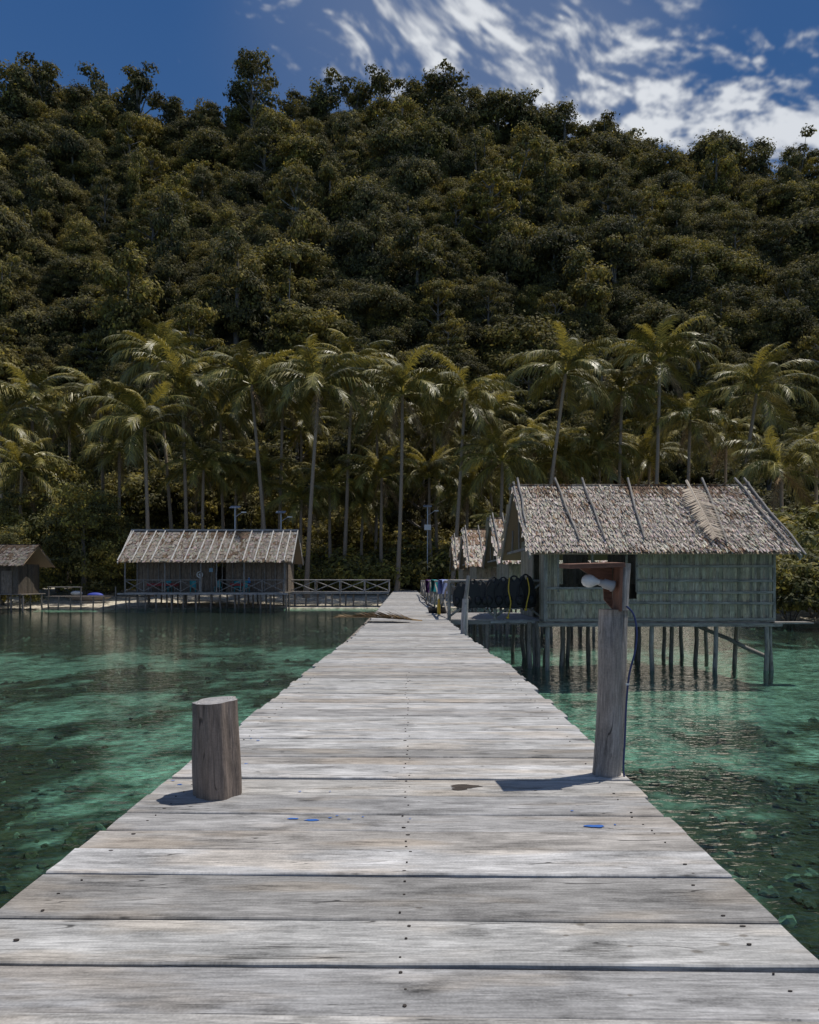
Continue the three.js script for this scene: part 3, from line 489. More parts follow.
// ---------------------------------------------------------------- fronds
function frondGeo(L, a0, a1, leaf, n, seed, cols, sag = 0.6, side = 1) { // midrib leaves the origin along +x at elevation a0 and ends at a1
  const r = RNG(seed), T = new Tris(), pts = [], dirs = []; let p = V(0, 0, 0); const N = 14;
  for (let i = 0; i <= N; i++) { const t = i / N, a = lerp(a0, a1, Math.pow(t, 1.25)); pts.push(p.clone()); const d = V(Math.cos(a), Math.sin(a), 0); dirs.push(d); p = p.clone().addScaledVector(d, L / N); }
  const mid = cols[0].map((x) => x * 1.6);
  for (let i = 0; i < N; i++) { const w0 = lerp(0.07, 0.012, i / N) * L / 5, w1 = lerp(0.07, 0.012, (i + 1) / N) * L / 5; const u = V(-dirs[i].y, dirs[i].x, 0); for (const s of [-1, 1]) T.quad(pts[i].clone().add(V(0, 0, s * w0)), pts[i + 1].clone().add(V(0, 0, s * w1)), pts[i + 1].clone().addScaledVector(u, w1), pts[i].clone().addScaledVector(u, w0), mid); }
  for (let k = 0; k < n; k++) for (const s of [-1, 1]) {
    const t = 0.14 + 0.86 * (k + r() * 0.8) / n, f = t * N, i = Math.min(N - 1, Math.floor(f)), q = pts[i].clone().lerp(pts[i + 1], f - i), d = dirs[i].clone().lerp(dirs[i + 1], f - i).normalize();
    const len = leaf * (0.35 + 0.65 * Math.sin(Math.PI * (0.12 + 0.80 * t))) * (0.65 + 0.6 * r()), up = V(-d.y, d.x, 0);
    const o = V(0, 0, s).multiplyScalar(0.78).addScaledVector(d, 0.55 + 0.4 * t).addScaledVector(up, 0.25 - 0.2 * r()).normalize(), w = 0.036 * L / 5 * (0.8 + 0.9 * r()) * side;
    const m = q.clone().addScaledVector(o, len * 0.5), e = q.clone().addScaledVector(o, len).add(V(0, -len * (sag * (0.25 + 1.2 * r())), 0)), wd = d.clone().multiplyScalar(w), cv = 0.7 + 0.6 * r(), c = cols[Math.floor(r() * cols.length)].map((x) => x * cv); m.y -= len * sag * 0.14;
    T.quad(q.clone().sub(wd.clone().multiplyScalar(0.5)), q.clone().add(wd.clone().multiplyScalar(0.5)), m.clone().add(wd), m.clone().sub(wd), c); T.tri(m.clone().sub(wd), m.clone().add(wd), e, c);
  }
  return T.geo();
}
const R = (a) => a * Math.PI / 180;
const green = [[0.155, 0.145, 0.032], [0.115, 0.115, 0.030], [0.23, 0.195, 0.04]], yell = [[0.34, 0.275, 0.045], [0.22, 0.19, 0.036], [0.42, 0.33, 0.055]], dry = [[0.20, 0.13, 0.06], [0.14, 0.085, 0.04], [0.28, 0.19, 0.10]];
const frondKinds = [
  [0, 1, 2].map((s) => frondGeo(5.2, R(80 - 9 * s), R(2 - 18 * s), 0.85, 56, 3000 + s, yell, 0.6)),
  [0, 1, 2].map((s) => frondGeo(5.4, R(62 - 8 * s), R(-22 - 8 * s), 1.15, 60, 3010 + s, green, 0.6)),
  [0, 1, 2].map((s) => frondGeo(5.4, R(34 - 8 * s), R(-58 - 6 * s), 1.25, 60, 3020 + s, green, 0.75)),
  [0, 1].map((s) => frondGeo(5.0, R(2 - 14 * s), R(-80), 1.2, 56, 3030 + s, [...green, [0.10, 0.085, 0.03]], 0.8)),
  [0, 1].map((s) => frondGeo(4.2, R(-38 - 14 * s), R(-89), 0.8, 34, 3040 + s, dry, 0.7)),
];
function palm(label, px, py, d, bpx, size, o = {}) { // crown's heart at picture column px and row py, d metres out; trunk's foot under column bpx
  const r = RNG(Math.round(px * 7 + py * 13 + d)), c = at(px, py, d), fd = d + (o.lean ?? 0), bx = atX(bpx, fd), by = ground(bx, fd) - 0.2;
  const g = thing('coconut_palm', label, 'palm tree', [bx, by, -fd], o.group), h = V(c.x - bx, c.y - by, -d + fd), pts = [], rad = [], n = 10;
  const dirT = V(h.x, h.y * 1.6, h.z);
  for (let i = 0; i <= n; i++) { const t = i / n, e = Math.pow(t, 1.35); pts.push(V(h.x * (0.85 * t + 0.15 * (2 * t - e)) + 0.15 * Math.sin(t * 3 + px), h.y * t, h.z * t)); rad.push((0.15 + 0.10 * Math.pow(1 - t, 2) + (i === 0 ? 0.12 : 0)) * (0.85 + 0.25 * size)); }
  part('trunk', tube(pts, rad, 9, 0.05, Math.round(px)), M.palmTrunk, g);
  const top = pts[n];
  const counts = o.young ? [6, 8, 4, 0, 0] : [4 + Math.floor(3 * r()), 8 + Math.floor(4 * r()), 6 + Math.floor(4 * r()), 3 + Math.floor(4 * r()), 1 + Math.floor(3 * r())]; let turn = r() * 6.3;
  counts.forEach((m, k) => { for (let i = 0; i < m; i++) {
    const gs = frondKinds[k], f = part('frond', gs[Math.floor(r() * gs.length)], k === 0 || (k === 1 && i % 2) ? M.youngFrond : k === 4 ? M.dryFrond : M.frond, g);
    f.position.copy(top).add(V(0, 0.25 - 0.12 * k, 0)); turn += 2.399; f.rotation.set((r() - 0.5) * 1.1, turn + 0.5 * r(), 0, 'YXZ'); f.rotation.z = (r() - 0.5) * 0.28; f.scale.setScalar(size * (0.92 + 0.36 * r()));
  } });
  return g;
}
const palmList = [
  ['coconut palm cut by the picture edge above the leftmost trees', 2, 432, 78, 4, 0.95], ['coconut palm with yellow crown at far left behind the broadleaf tree', 33, 405, 82, 38, 1.05], ['coconut palm standing between the far left palms and the drooping one', 100, 402, 84, 104, 0.95],
  ['coconut palm with full drooping crown above the long house roof end', 143, 428, 74, 152, 1.08], ['tall coconut palm rising behind the drooping one over the long house', 157, 358, 86, 176, 1.1], ['coconut palm with pale straight trunk over the middle of the long house', 183, 392, 79, 186, 1.05],
  ['coconut palm with broad dark crown, left of the two over the solar lamp', 252, 385, 79, 268, 1.12], ['coconut palm half hidden behind the broad dark crown', 284, 398, 84, 276, 1.0], ['tallest front palm with pale curved trunk beside the long house gable', 318, 388, 75, 307, 1.22],
  ['coconut palm just behind the tallest front palm, thin straight trunk', 354, 372, 82, 342, 1.05], ['coconut palm standing at the very end of the pier', 402, 395, 77, 397, 1.18], ['coconut palm between pier end and the huts, trunk leaning right', 466, 400, 77, 450, 1.12],
  ['short spreading palm behind the half hidden huts', 501, 462, 76, 501, 1.0], ['leaning palm with pale trunk over the left end of the hut roof', 567, 374, 72, 534, 1.02, { lean: 3 }], ['slender palm behind the middle of the hut roof', 623, 395, 78, 613, 0.98],
  ['tall upright palm with pale trunk over the hut roof middle', 660, 362, 74, 651, 1.02], ['palm with dark hidden trunk between the two tall palms over the roof', 689, 420, 76, 688, 0.98], ['palm leaning right over the dry frond on the hut roof', 757, 394, 72, 730, 1.02, { lean: 2 }],
  ['low palm behind the right end of the hut roof', 782, 470, 66, 786, 1.0], ['low palm at the edge behind the shrubs right of the hut', 815, 462, 70, 817, 0.95], ['low bushy palm behind the leaning palm over the hut', 552, 462, 80, 552, 1.0],
  ['low palm between leaning palm and slender palm over the hut', 600, 452, 80, 600, 1.0], ['young palm with yellow fronds low behind the huts', 506, 538, 70, 507, 0.72, { young: true }], ['small palm behind the pier end palm', 381, 478, 82, 383, 0.95],
  ['small palm in the gap left of the pier end palm', 330, 486, 84, 332, 0.95], ['small palm low in the shade above the long house', 204, 470, 80, 204, 0.95], ['small palm right of the pier end palm, lamp pole before it', 430, 478, 84, 432, 0.95],
  ['small palm low between the palms over the solar lamp', 236, 475, 86, 238, 0.9], ['low palm at the far left among the broadleaf trees', 22, 470, 74, 22, 0.9], ['small palm low behind the tall upright palm over the roof', 650, 462, 84, 650, 0.95], ['small palm in shade behind the drooping palm', 118, 452, 82, 120, 0.85],
  ['palm half hidden between the long house palms, crown just under the tall one', 222, 420, 88, 224, 0.95], ['palm filling the gap behind the tallest front palm and its neighbour', 300, 430, 90, 302, 0.9], ['palm behind and between the pier end palm and its left neighbour', 376, 425, 90, 376, 0.95], ['palm behind and between the pier end palm and the leaning trunk', 435, 425, 90, 436, 0.95],
  ['palm behind the leaning trunk right of the pier end', 490, 418, 90, 490, 0.9], ['palm far back between the hut roof and the half hidden huts', 528, 440, 88, 528, 0.9], ['palm far back above the right end of the hut roof', 726, 440, 84, 727, 0.95], ['palm far back left of the long house, over the leafy tree', 68, 420, 88, 70, 0.9],
  ['low palm behind the long house roof ridge', 262, 478, 84, 263, 0.85], ['low palm standing in undergrowth right of the long house', 300, 500, 82, 301, 0.8], ['low palm in the undergrowth left of the pier end', 362, 505, 86, 363, 0.75], ['low palm in the undergrowth over the half hidden huts', 468, 490, 84, 469, 0.85],
];
for (const a of palmList) palm(...a);

// ---------------------------------------------------------------- broadleaf trees
function leafCloud(puffs, per, size, seed, pal) { // leaf-sized faces spread through puffs [x, y, z, rx, ry]
  const r = RNG(seed), T = new Tris();
  for (const [cx, cy, cz, rx, ry] of puffs) {
    const tone = 0.75 + 0.5 * r(), n = Math.round(per * rx * rx), base = pal[Math.floor(r() * pal.length)];
    for (let i = 0; i < n; i++) {
      const z = 1 - 1.65 * r(), a = r() * 6.283, q = Math.sqrt(Math.max(0, 1 - z * z)), o = V(q * Math.cos(a), z, q * Math.sin(a)), rr = (0.5 + 0.55 * Math.sqrt(r()) + (r() < 0.22 ? 0.6 * r() : 0)) * (0.55 + 0.95 * vnoise(o.x * 2.3 + cx * 3 + 9, o.z * 2.3 + o.y * 1.7 + cz * 3, 871));
      const p = V(cx + o.x * rx * rr, cy + o.y * ry * rr, cz + o.z * rx * rr), s = size * (0.55 + 0.9 * r());
      const nrm = o.clone().multiplyScalar(0.75).add(V(r() - 0.5, r() * 0.6 - 0.1, r() - 0.5)).normalize(), t = V(r() - 0.5, -0.25 * r(), r() - 0.5).cross(nrm).normalize(), b = nrm.clone().cross(t);
      const v = tone * (0.6 + 0.8 * r()), y = r() < 0.14 ? [1.8, 1.72, 1.25] : [1, 1, 1], c = [base[0] * v * y[0], base[1] * v * y[1], base[2] * v * y[2]];
      const A = p.clone().addScaledVector(t, -s * 0.6), B = p.clone().addScaledVector(b, s * 0.34).addScaledVector(nrm, -s * 0.10), C = p.clone().addScaledVector(t, s * 0.6).addScaledVector(nrm, -s * 0.12), D = p.clone().addScaledVector(b, -s * 0.34).addScaledVector(nrm, -s * 0.10);
      T.tri(A, B, C, c); T.tri(A, C, D, c);
    }
  }
  const g = T.geo(); g.deleteAttribute('uv'); g.deleteAttribute('normal'); return g;
}
const forest = [[0.160, 0.140, 0.046], [0.130, 0.119, 0.046], [0.205, 0.174, 0.052], [0.100, 0.094, 0.038]];
function treeShape(kind, seed) { // unit: metres, crown about 9 m wide; returns crown and trunk geometries
  const r = RNG(seed), puffs = [], limbs = []; let H = 12;
  const add = (x, y, z, s, f = 0.75) => { puffs.push([x, y, z, s, s * f]); };
  if (kind === 0) { H = 12; for (let i = 0; i < 26; i++) { const a = i * 2.399, q = Math.sqrt((i + 0.5) / 26); add(3.7 * q * Math.cos(a), H - 1 - 3.4 * q * q + 1.2 * (r() - 0.5), 3.7 * q * Math.sin(a), 0.95 + 0.75 * r(), 0.7); } for (let i = 0; i < 9; i++) { const a = r() * 6.3; add(3.0 * Math.cos(a), 6.2 + 2 * r(), 3.0 * Math.sin(a), 1 + 0.6 * r()); } }
  if (kind === 1) { H = 14.5; for (let i = 0; i < 30; i++) { const t = r(), a = r() * 6.3, q = 2.9 * Math.sin(Math.PI * (0.15 + 0.8 * t)) * (0.5 + 0.6 * r()); add(q * Math.cos(a), 5 + 9 * t, q * Math.sin(a), 0.8 + 0.7 * r(), 0.8); } }
  if (kind === 2) { H = 15; for (let l = 0; l < 6; l++) { const y = 7 + l * 1.55, R0 = 3.4 - 0.45 * Math.abs(l - 1.5); for (let i = 0; i < 5; i++) { const a = i * 1.257 + l * 0.9 + r(), q = R0 * (0.55 + 0.5 * r()); add(q * Math.cos(a), y + 0.5 * (r() - 0.5), q * Math.sin(a), 0.75 + 0.55 * r(), 0.45); limbs.push([q * Math.cos(a), y, q * Math.sin(a), y - 1.2]); } } add(0, 15.6, 0, 1.0, 0.6); }
  if (kind === 3) { H = 13; for (let i = 0; i < 9; i++) { const a = i * 2.399 + r(), q = 0.6 + 3.2 * r(), y = 8.6 + 5.4 * r() - q * 0.5; for (let m = 0; m < 4; m++) { const f = 1 - 0.22 * m; add(q * f * Math.cos(a) + 1.3 * (r() - 0.5), y + 0.9 * (r() - 0.4) - 0.7 * m, q * f * Math.sin(a) + 1.3 * (r() - 0.5), 0.55 + 0.65 * r(), 0.6); } limbs.push([q * Math.cos(a), y, q * Math.sin(a), 5 + 3 * r()]); } }
  if (kind === 4) { H = 10; for (let i = 0; i < 30; i++) { const a = i * 2.399, q = Math.sqrt((i + 0.5) / 30); add(4.4 * q * Math.cos(a), H - 1.5 - 3.0 * q * q + 1.6 * (r() - 0.5), 4.4 * q * Math.sin(a), 0.9 + 0.8 * r(), 0.65); } for (let i = 0; i < 14; i++) { const a = r() * 6.3; add(3.8 * Math.cos(a), 2.2 + 4 * r(), 3.8 * Math.sin(a), 1 + 0.7 * r()); } }
  if (kind === 5) { H = 15; for (let i = 0; i < 8; i++) { const a = i * 2.399 + r(), q = 0.5 + 2.8 * r(), y = 9.5 + 5.6 * r(); for (let m = 0; m < 4; m++) add(q * (1 - 0.2 * m) * Math.cos(a) + 1.5 * (r() - 0.5), y + 0.8 * (r() - 0.5) - 0.5 * m, q * (1 - 0.2 * m) * Math.sin(a) + 1.5 * (r() - 0.5), 0.5 + 0.5 * r(), 0.55); limbs.push([q * Math.cos(a), y, q * Math.sin(a), 6 + 3 * r()]); } }
  const crown = leafCloud(puffs, kind === 2 || kind === 3 || kind === 5 ? 150 : 140, 0.35, seed + 1, forest);
  const tr = [tube([V(0, -1.5, 0), V(0.1, H * 0.3, 0.1), V(-0.1, H * 0.65, 0), V(0, H * 0.93, 0)], [0.42, 0.30, 0.2, 0.07], 7, 0.1, seed)];
  for (const [x, y, z, y0] of limbs) tr.push(tube([V(0, y0, 0), V(x * 0.45, lerp(y0, y, 0.4), z * 0.45), V(x, y, z)], [0.12, 0.08, 0.03], 5, 0, seed));
  return { crown, trunk: mergeGeometries(tr) };
}
const shapes = [0, 1, 2, 3, 4, 5].flatMap((k) => (k < 2 || k === 4 ? [0, 1, 2] : [0, 1]).map((s) => ({ kind: k, ...treeShape(k, 4000 + k * 10 + s) })));
function tree(name, label, shape, x, d, s, mat, o = {}) {
  const g = thing(name, label, 'tree', [x, ground(x, d) - 0.2, -d], o.group); g.rotation.y = o.turn ?? 0; g.scale.set(s * (o.wide ?? 1), s * (o.tall ?? 1), s * (o.wide ?? 1));
  if (o.sink) g.position.y -= o.sink * s;
  part('trunk', shape.trunk, o.bark ?? M.bark, g); part('crown', shape.crown, mat, g); return g;
}
const kindsOf = (k) => shapes.filter((s) => s.kind === k);
// trees that stand out along the ridge: [column, row of the top, distance, kind, label]
const ridge = [
  [45, 58, 190, 5, 'open crowned tree on the ridge at the far left, small round top'], [14, 62, 188, 1, 'dense dark ridge tree in the top left corner of the forest'], [110, 78, 192, 3, 'open ridge tree left of the forked one, feathery top'], [138, 62, 192, 5, 'forked open tree rising above the left part of the ridge'], [172, 95, 196, 5, 'thin small topped tree on the ridge dip'],
  [252, 50, 194, 2, 'tall layered tree standing alone above the ridge'], [296, 92, 197, 1, 'ridge tree just right of the tall layered tree'], [326, 76, 196, 3, 'ridge tree between the tall layered tree and the clouds, slender'], [354, 82, 198, 3, 'dark small crowned ridge tree left of the round one'], [381, 70, 196, 5, 'round crowned ridge tree under the first cloud puffs'],
  [418, 80, 198, 1, 'dense ridge tree leaning against the highest crown'], [445, 56, 194, 3, 'highest spreading tree at the middle of the ridge'], [498, 92, 196, 0, 'broad ridge tree right of the middle gap'], [520, 90, 196, 3, 'ridge tree with twin tops right of the middle'], [565, 104, 196, 1, 'dark upright tree standing above the right ridge'],
  [604, 116, 197, 5, 'flat topped open tree on the falling right ridge'], [622, 122, 198, 3, 'small open tree beside the flat topped one on the right ridge'], [648, 138, 200, 5, 'sparse thin tree against the big cloud'], [715, 136, 198, 0, 'round tree breaking the skyline below the big cloud'], [762, 142, 198, 1, 'dark tree on the right ridge near the picture edge'],
  [742, 150, 199, 3, 'small open tree on the right ridge between the round and the dark one'], [800, 142, 198, 3, 'rightmost open tree on the ridge'], [690, 152, 199, 5, 'low open tree left of the round tree below the cloud'], [210, 104, 197, 3, 'low ridge tree left of the tall layered tree'], [80, 88, 194, 1, 'dense tree between the open ones on the left ridge'], [470, 90, 198, 1, 'dense ridge tree right of the highest spreading tree'], [540, 112, 198, 0, 'broad low ridge tree left of the dark upright one'], [585, 128, 199, 1, 'dense ridge tree between the upright and the flat topped tree'],
];
{
  const r = RNG(55);
  for (const [px, py, d, k, label] of ridge) {
    const x = atX(px, d), topY = CAM_Y + (580 - py) / F * d, gy = ground(x, d), H = [12, 14.5, 16.2, 13.5, 10, 15.5][k], s = clamp((topY - gy) / (H - 3.5), 0.75, 2.0), L = kindsOf(k);
    tree('ridge_tree', label, L[Math.floor(r() * L.length)], x, d, s, leafMats[[1, 5, 3][Math.floor(r() * 3)]], { turn: r() * 6.3, wide: clamp(1.45 / Math.sqrt(s), 0.9, 1.45), sink: 3.5 });
  }
  // the wood on the slope: every tree stands for itself
  const kl = { 0: 'round headed olive forest tree on the wooded hillside', 1: 'tall narrow forest tree on the wooded hillside', 2: 'layered forest tree with flat tiers on the wooded hillside', 3: 'open spreading forest tree on the wooded hillside', 4: 'low broad bushy forest tree on the wooded hillside' };
  const zone = (x, d) => { const p = x / d * F + 409.5; return (d > 165 ? 'just below the ridge' : d > 128 ? 'halfway up the hillside' : 'low behind the palms') + (p < 140 ? ', far left' : p < 280 ? ', above the long house' : p < 410 ? ', left of the pier line' : p < 545 ? ', right of the pier line' : p < 680 ? ', above the large hut' : ', far right'); };
  let n = 0; const spots = [];
  for (let d = 97; d < 197; d += 7.2) { const half = 0.60 * d + 6, step = 8.2; for (let x = -half; x < half; x += step) spots.push([x + step * 0.7 * (r() - 0.5), d + 5 * (r() - 0.5)]); }
  spots.sort((a, b) => a[1] - b[1]);
  const rest = [];
  for (const [x, d] of spots) {
    const k = [0, 1, 4, 1, 1, 4, 2, 3, 0, 2][Math.floor(r() * 10)], L = kindsOf(k), sh = L[Math.floor(r() * L.length)], s = 0.72 + 0.75 * Math.pow(r(), 1.6) + 0.12 * (d / 198), tone = fbm(x * 0.05, d * 0.05, 3, 951) + 0.35 * (r() - 0.5), m = Math.floor(clamp(tone * 8 - 1, 0, 5.99));
    if (n < 285) { tree('forest_tree', kl[k].replace('on the wooded hillside', zone(x, d)), sh, x, d, s, leafMats[m], { turn: r() * 6.3, group: 'forest trees on the hillside', bark: r() < 0.25 ? M.trunk : M.bark, wide: 0.85 + 0.4 * r(), tall: 0.95 + 0.5 * r() * r(), sink: [3.4, 2.4, 3.6, 2.6, 1.2][k] }); n++; }
    else rest.push([x, d, s, shapes.indexOf(sh), r(), m]);
  }
  // the farther and smaller growth of the same wood, which reads as one mass
  for (let k = 0; k < 1700; k++) { const d = 92 + 108 * r(), x = (r() * 2 - 1) * (0.62 * d + 10); rest.push([x, d, 0.42 + 0.5 * r(), shapes.findIndex((q) => q.kind === 4) + Math.floor(r() * 3), r(), Math.floor(r() * 6)]); }
  for (let k = 0; k < 120; k++) { const d = 198 + 30 * r(), x = (r() * 2 - 1) * 0.7 * d; rest.push([x, d, 0.9 + 0.3 * r(), Math.floor(r() * 5), r(), Math.floor(r() * 6)]); }
  shapes.forEach((sh, si) => {
    const list = rest.filter((q) => q[3] === si); if (!list.length) return;
    const im = new THREE.InstancedMesh(sh.crown, leafMats[0], list.length), mt = new THREE.Matrix4(), q = new THREE.Quaternion();
    list.forEach(([x, d, s, , t, m], i) => { im.setMatrixAt(i, mt.compose(V(x, ground(x, d) - [3.6, 3.2, 4.2, 3.2, 1.2, 3][sh.kind] * s, -d), q.setFromAxisAngle(V(0, 1, 0), t * 6.3), V(s, s, s))); im.setColorAt(i, lin(...leafTints[m])); });
    im.name = numbered('hillside_woodland'); im.userData = { kind: 'stuff', label: 'dense mass of dark olive woodland covering the hillside', category: 'woodland' }; shade(im); scene.add(im);
  });
}
// ---------------------------------------------------------------- broadleaf trees and shrubs along the shore
const shoreLeaf = [[0.19, 0.175, 0.05], [0.15, 0.145, 0.046], [0.27, 0.22, 0.055], [0.11, 0.11, 0.042]];
function bushShape(seed, n, w, h, size, per) { const r = RNG(seed), p = []; for (let i = 0; i < n; i++) { const a = i * 2.399, q = w * Math.sqrt((i + 0.5) / n); p.push([q * Math.cos(a), h * (0.25 + 0.62 * r() * (1 - 0.45 * (q / w) ** 2)), q * Math.sin(a), 0.55 + 0.4 * r(), 0.5 + 0.35 * r()]); } return leafCloud(p, per, size, seed + 1, shoreLeaf); }
const bushes = [0, 1, 2].map((s) => bushShape(5000 + s * 9, 26, 2.0, 2.8, 0.26, 150)), bigBushes = [0, 1].map((s) => bushShape(5100 + s * 9, 70, 3.4, 6.8, 0.30, 150));
const stems = mergeGeometries([0, 1, 2, 3, 4].map((k) => tube([V(0.1 * k - 0.2, -0.3, 0), V(0.5 * Math.cos(k * 1.3), 0.8, 0.5 * Math.sin(k * 1.3)), V(1.2 * Math.cos(k * 1.3), 1.9, 1.2 * Math.sin(k * 1.3))], [0.07, 0.05, 0.02], 5)));
function bush(label, px, d, s, big, o = {}) { const r = RNG(Math.round(px * 3 + d)), x = atX(px, d), g = thing('shrub', label, 'shrub', [x, Math.max(ground(x, d), -0.1) - 0.1, -d], o.group); g.scale.set(s * (o.wide ?? 1), s, s * (o.wide ?? 1)); g.rotation.y = r() * 6.3; part('stem', stems, M.bark, g); part('foliage', (big ? bigBushes : bushes)[Math.floor(r() * (big ? 2 : 3))], o.mat ?? shrubMat, g); }
{
  const L = (p) => 'leafy shrub among the palm trunks, ' + (p < 140 ? 'left of the long house' : p < 290 ? 'behind the long house' : p < 400 ? 'between long house and pier end' : 'right of the pier end'), G = 'shrubs among the palm trunks behind the beach';
  for (const [px, d, s] of [[306, 82, 1.1], [322, 79, 1.25], [345, 80, 1.5], [362, 78, 1.5], [380, 79, 1.45], [356, 84, 1.8], [418, 86, 1.5], [440, 82, 1.7], [428, 90, 2.2], [455, 84, 2.0], [470, 88, 2.0], [395, 92, 2.2], [330, 92, 2.3], [370, 94, 2.3], [300, 92, 2.3], [270, 93, 2.3], [232, 92, 2.3], [200, 90, 2.1], [160, 90, 2.2], [120, 84, 1.6], [105, 80, 1.2], [96, 84, 1.8], [130, 90, 2.2], [500, 86, 2.2], [530, 88, 2.2], [300, 86, 1.6], [410, 96, 2.4], [450, 97, 2.4], [480, 96, 2.4], [350, 98, 2.4]]) bush(L(px), px, d, s, false, { group: G });
  const L2 = 'big leafy shrub crowding the shore behind and right of the large hut', G2 = 'big shrubs right of the large hut';
  for (const [px, d, s, w] of [[790, 43, 0.75, 1.05], [815, 45, 0.85, 1.1], [800, 50, 1.0, 1.1], [770, 51, 0.9, 1.1], [830, 41, 0.7, 1.1], [745, 56, 1.0, 1.1], [700, 60, 1.0, 1.2], [660, 64, 1.0, 1.2], [620, 68, 1.0, 1.2], [570, 70, 1.0, 1.2], [790, 58, 1.25, 1.1], [840, 54, 1.3, 1.2], [720, 66, 1.3, 1.2]]) bush(L2, px, d, s, true, { group: G2, wide: w });
  const leafy = [0, 1].map((k) => { const r = RNG(5200 + k), p = []; for (let i = 0; i < 120; i++) { const a = i * 2.399, t = r(), q = 4.6 * Math.sqrt(1 - 0.75 * t * t) * (0.55 + 0.5 * r()); p.push([q * Math.cos(a), 1.2 + 10.5 * t, q * Math.sin(a), 0.75 + 0.6 * r(), 0.5 + 0.4 * r()]); } return { crown: leafCloud(p, 120, 0.26, 5210 + k, shoreLeaf), trunk: kindsOf(4)[k].trunk }; });
  for (const [label, px, d, k, s, t, w] of [['big shady broadleaf tree beside the long house, left of its roof', 84, 73, 0, 0.95, 0, 1], ['shady broadleaf tree rising behind the small dark house at the edge', 22, 74, 1, 0.9, 2, 1], ['broadleaf tree whose boughs hang over the small dark house', 2, 66, 1, 0.62, 3, 1], ['tall leafy tree in front of the far left palms', 58, 78, 0, 1.2, 1, 0.9], ['broadleaf tree close beside the long house wall with low boughs', 112, 77, 1, 0.72, 4, 0.9]]) tree('broadleaf_tree', label, leafy[k], atX(px, d), d, s, shrubMat, { turn: t, wide: w });
}

// ---------------------------------------------------------------- dive deck beside the pier, with gear drying on its rail
{
  const d = 21.5, x0 = 1.22, x1 = atX(541, d), g = thing('dive_deck', 'timber side deck on stilts joining the pier to the large hut', 'deck', [0, 0, 0]);
  for (let i = 0; i < 16; i++) part('deck_board', boxM(x1 - x0 + 0.25, 0.04, 0.26, (x0 + x1) / 2 + 0.05, DECK - 0.03, -d - 0.14 - i * 0.28), M.greyPost, g);
  part('edge_beam', boxM(x1 - x0 + 0.2, 0.11, 0.08, (x0 + x1) / 2, DECK - 0.11, -d - 0.02), M.pole, g);
  part('edge_board', boxM(1.6, 0.09, 0.04, x1 - 0.75, DECK - 0.08, -d + 0.045), M.greyPost, g);
  for (const x of [x0 + 0.05, atX(487, d), x1 - 0.2]) for (const z of [0, 2.2, 4.2]) part('stilt', pole(V(x, -1.4, -d - z - 0.05), V(x, DECK - 0.05, -d - z - 0.05), 0.075, 0.065), M.darkPole, g);
  railing(g, V(x0, DECK, -d), V(x1, DECK, -d), 2, 1.17, true, M.pole, 0.055);
  const xe = rightEdge(58) + 0.05; railing(g, V(x0, DECK, -d - 0.2), V(xe, DECK, -58), 7, 1.15, true, M.pole, 0.05);
}
function vest(label, x, z, s, turn) { // a buoyancy vest hung over the rail
  const g = thing('diving_vest', label, 'diving vest', [x, DECK + 0.40, z], 'diving vests on the side deck rail'); g.scale.setScalar(s); g.rotation.y = turn;
  const sh = new THREE.Shape(); sh.moveTo(-0.24, 0.02); sh.bezierCurveTo(-0.32, 0.3, -0.24, 0.48, -0.2, 0.56); sh.bezierCurveTo(-0.17, 0.74, -0.13, 0.8, -0.08, 0.82); sh.bezierCurveTo(-0.08, 0.66, 0.08, 0.66, 0.08, 0.82); sh.bezierCurveTo(0.13, 0.8, 0.17, 0.74, 0.2, 0.56); sh.bezierCurveTo(0.24, 0.48, 0.32, 0.3, 0.24, 0.02); sh.bezierCurveTo(0.1, -0.05, -0.1, -0.05, -0.24, 0.02);
  part('vest_body', new THREE.ExtrudeGeometry(sh, { depth: 0.10, bevelEnabled: true, bevelSize: 0.03, bevelThickness: 0.03, bevelSegments: 2, steps: 1, curveSegments: 6 }), M.neoprene, g);
  for (const q of [-1, 1]) part('pocket', new THREE.SphereGeometry(0.11, 10, 8).scale(1, 1.3, 0.6).translate(q * 0.16, 0.18, 0.15), M.neoprene, g);
  part('hose', new THREE.TubeGeometry(new THREE.CatmullRomCurve3([V(-0.12, 0.75, 0.12), V(-0.27, 0.5, 0.2), V(-0.22, 0.15, 0.2), V(-0.1, -0.1, 0.16)]), 14, 0.018, 6), M.neoprene, g);
  part('shoulder_strap', new THREE.TorusGeometry(0.10, 0.022, 6, 12, Math.PI).translate(0, 0.78, 0.04), M.neoprene, g);
  return g;
}
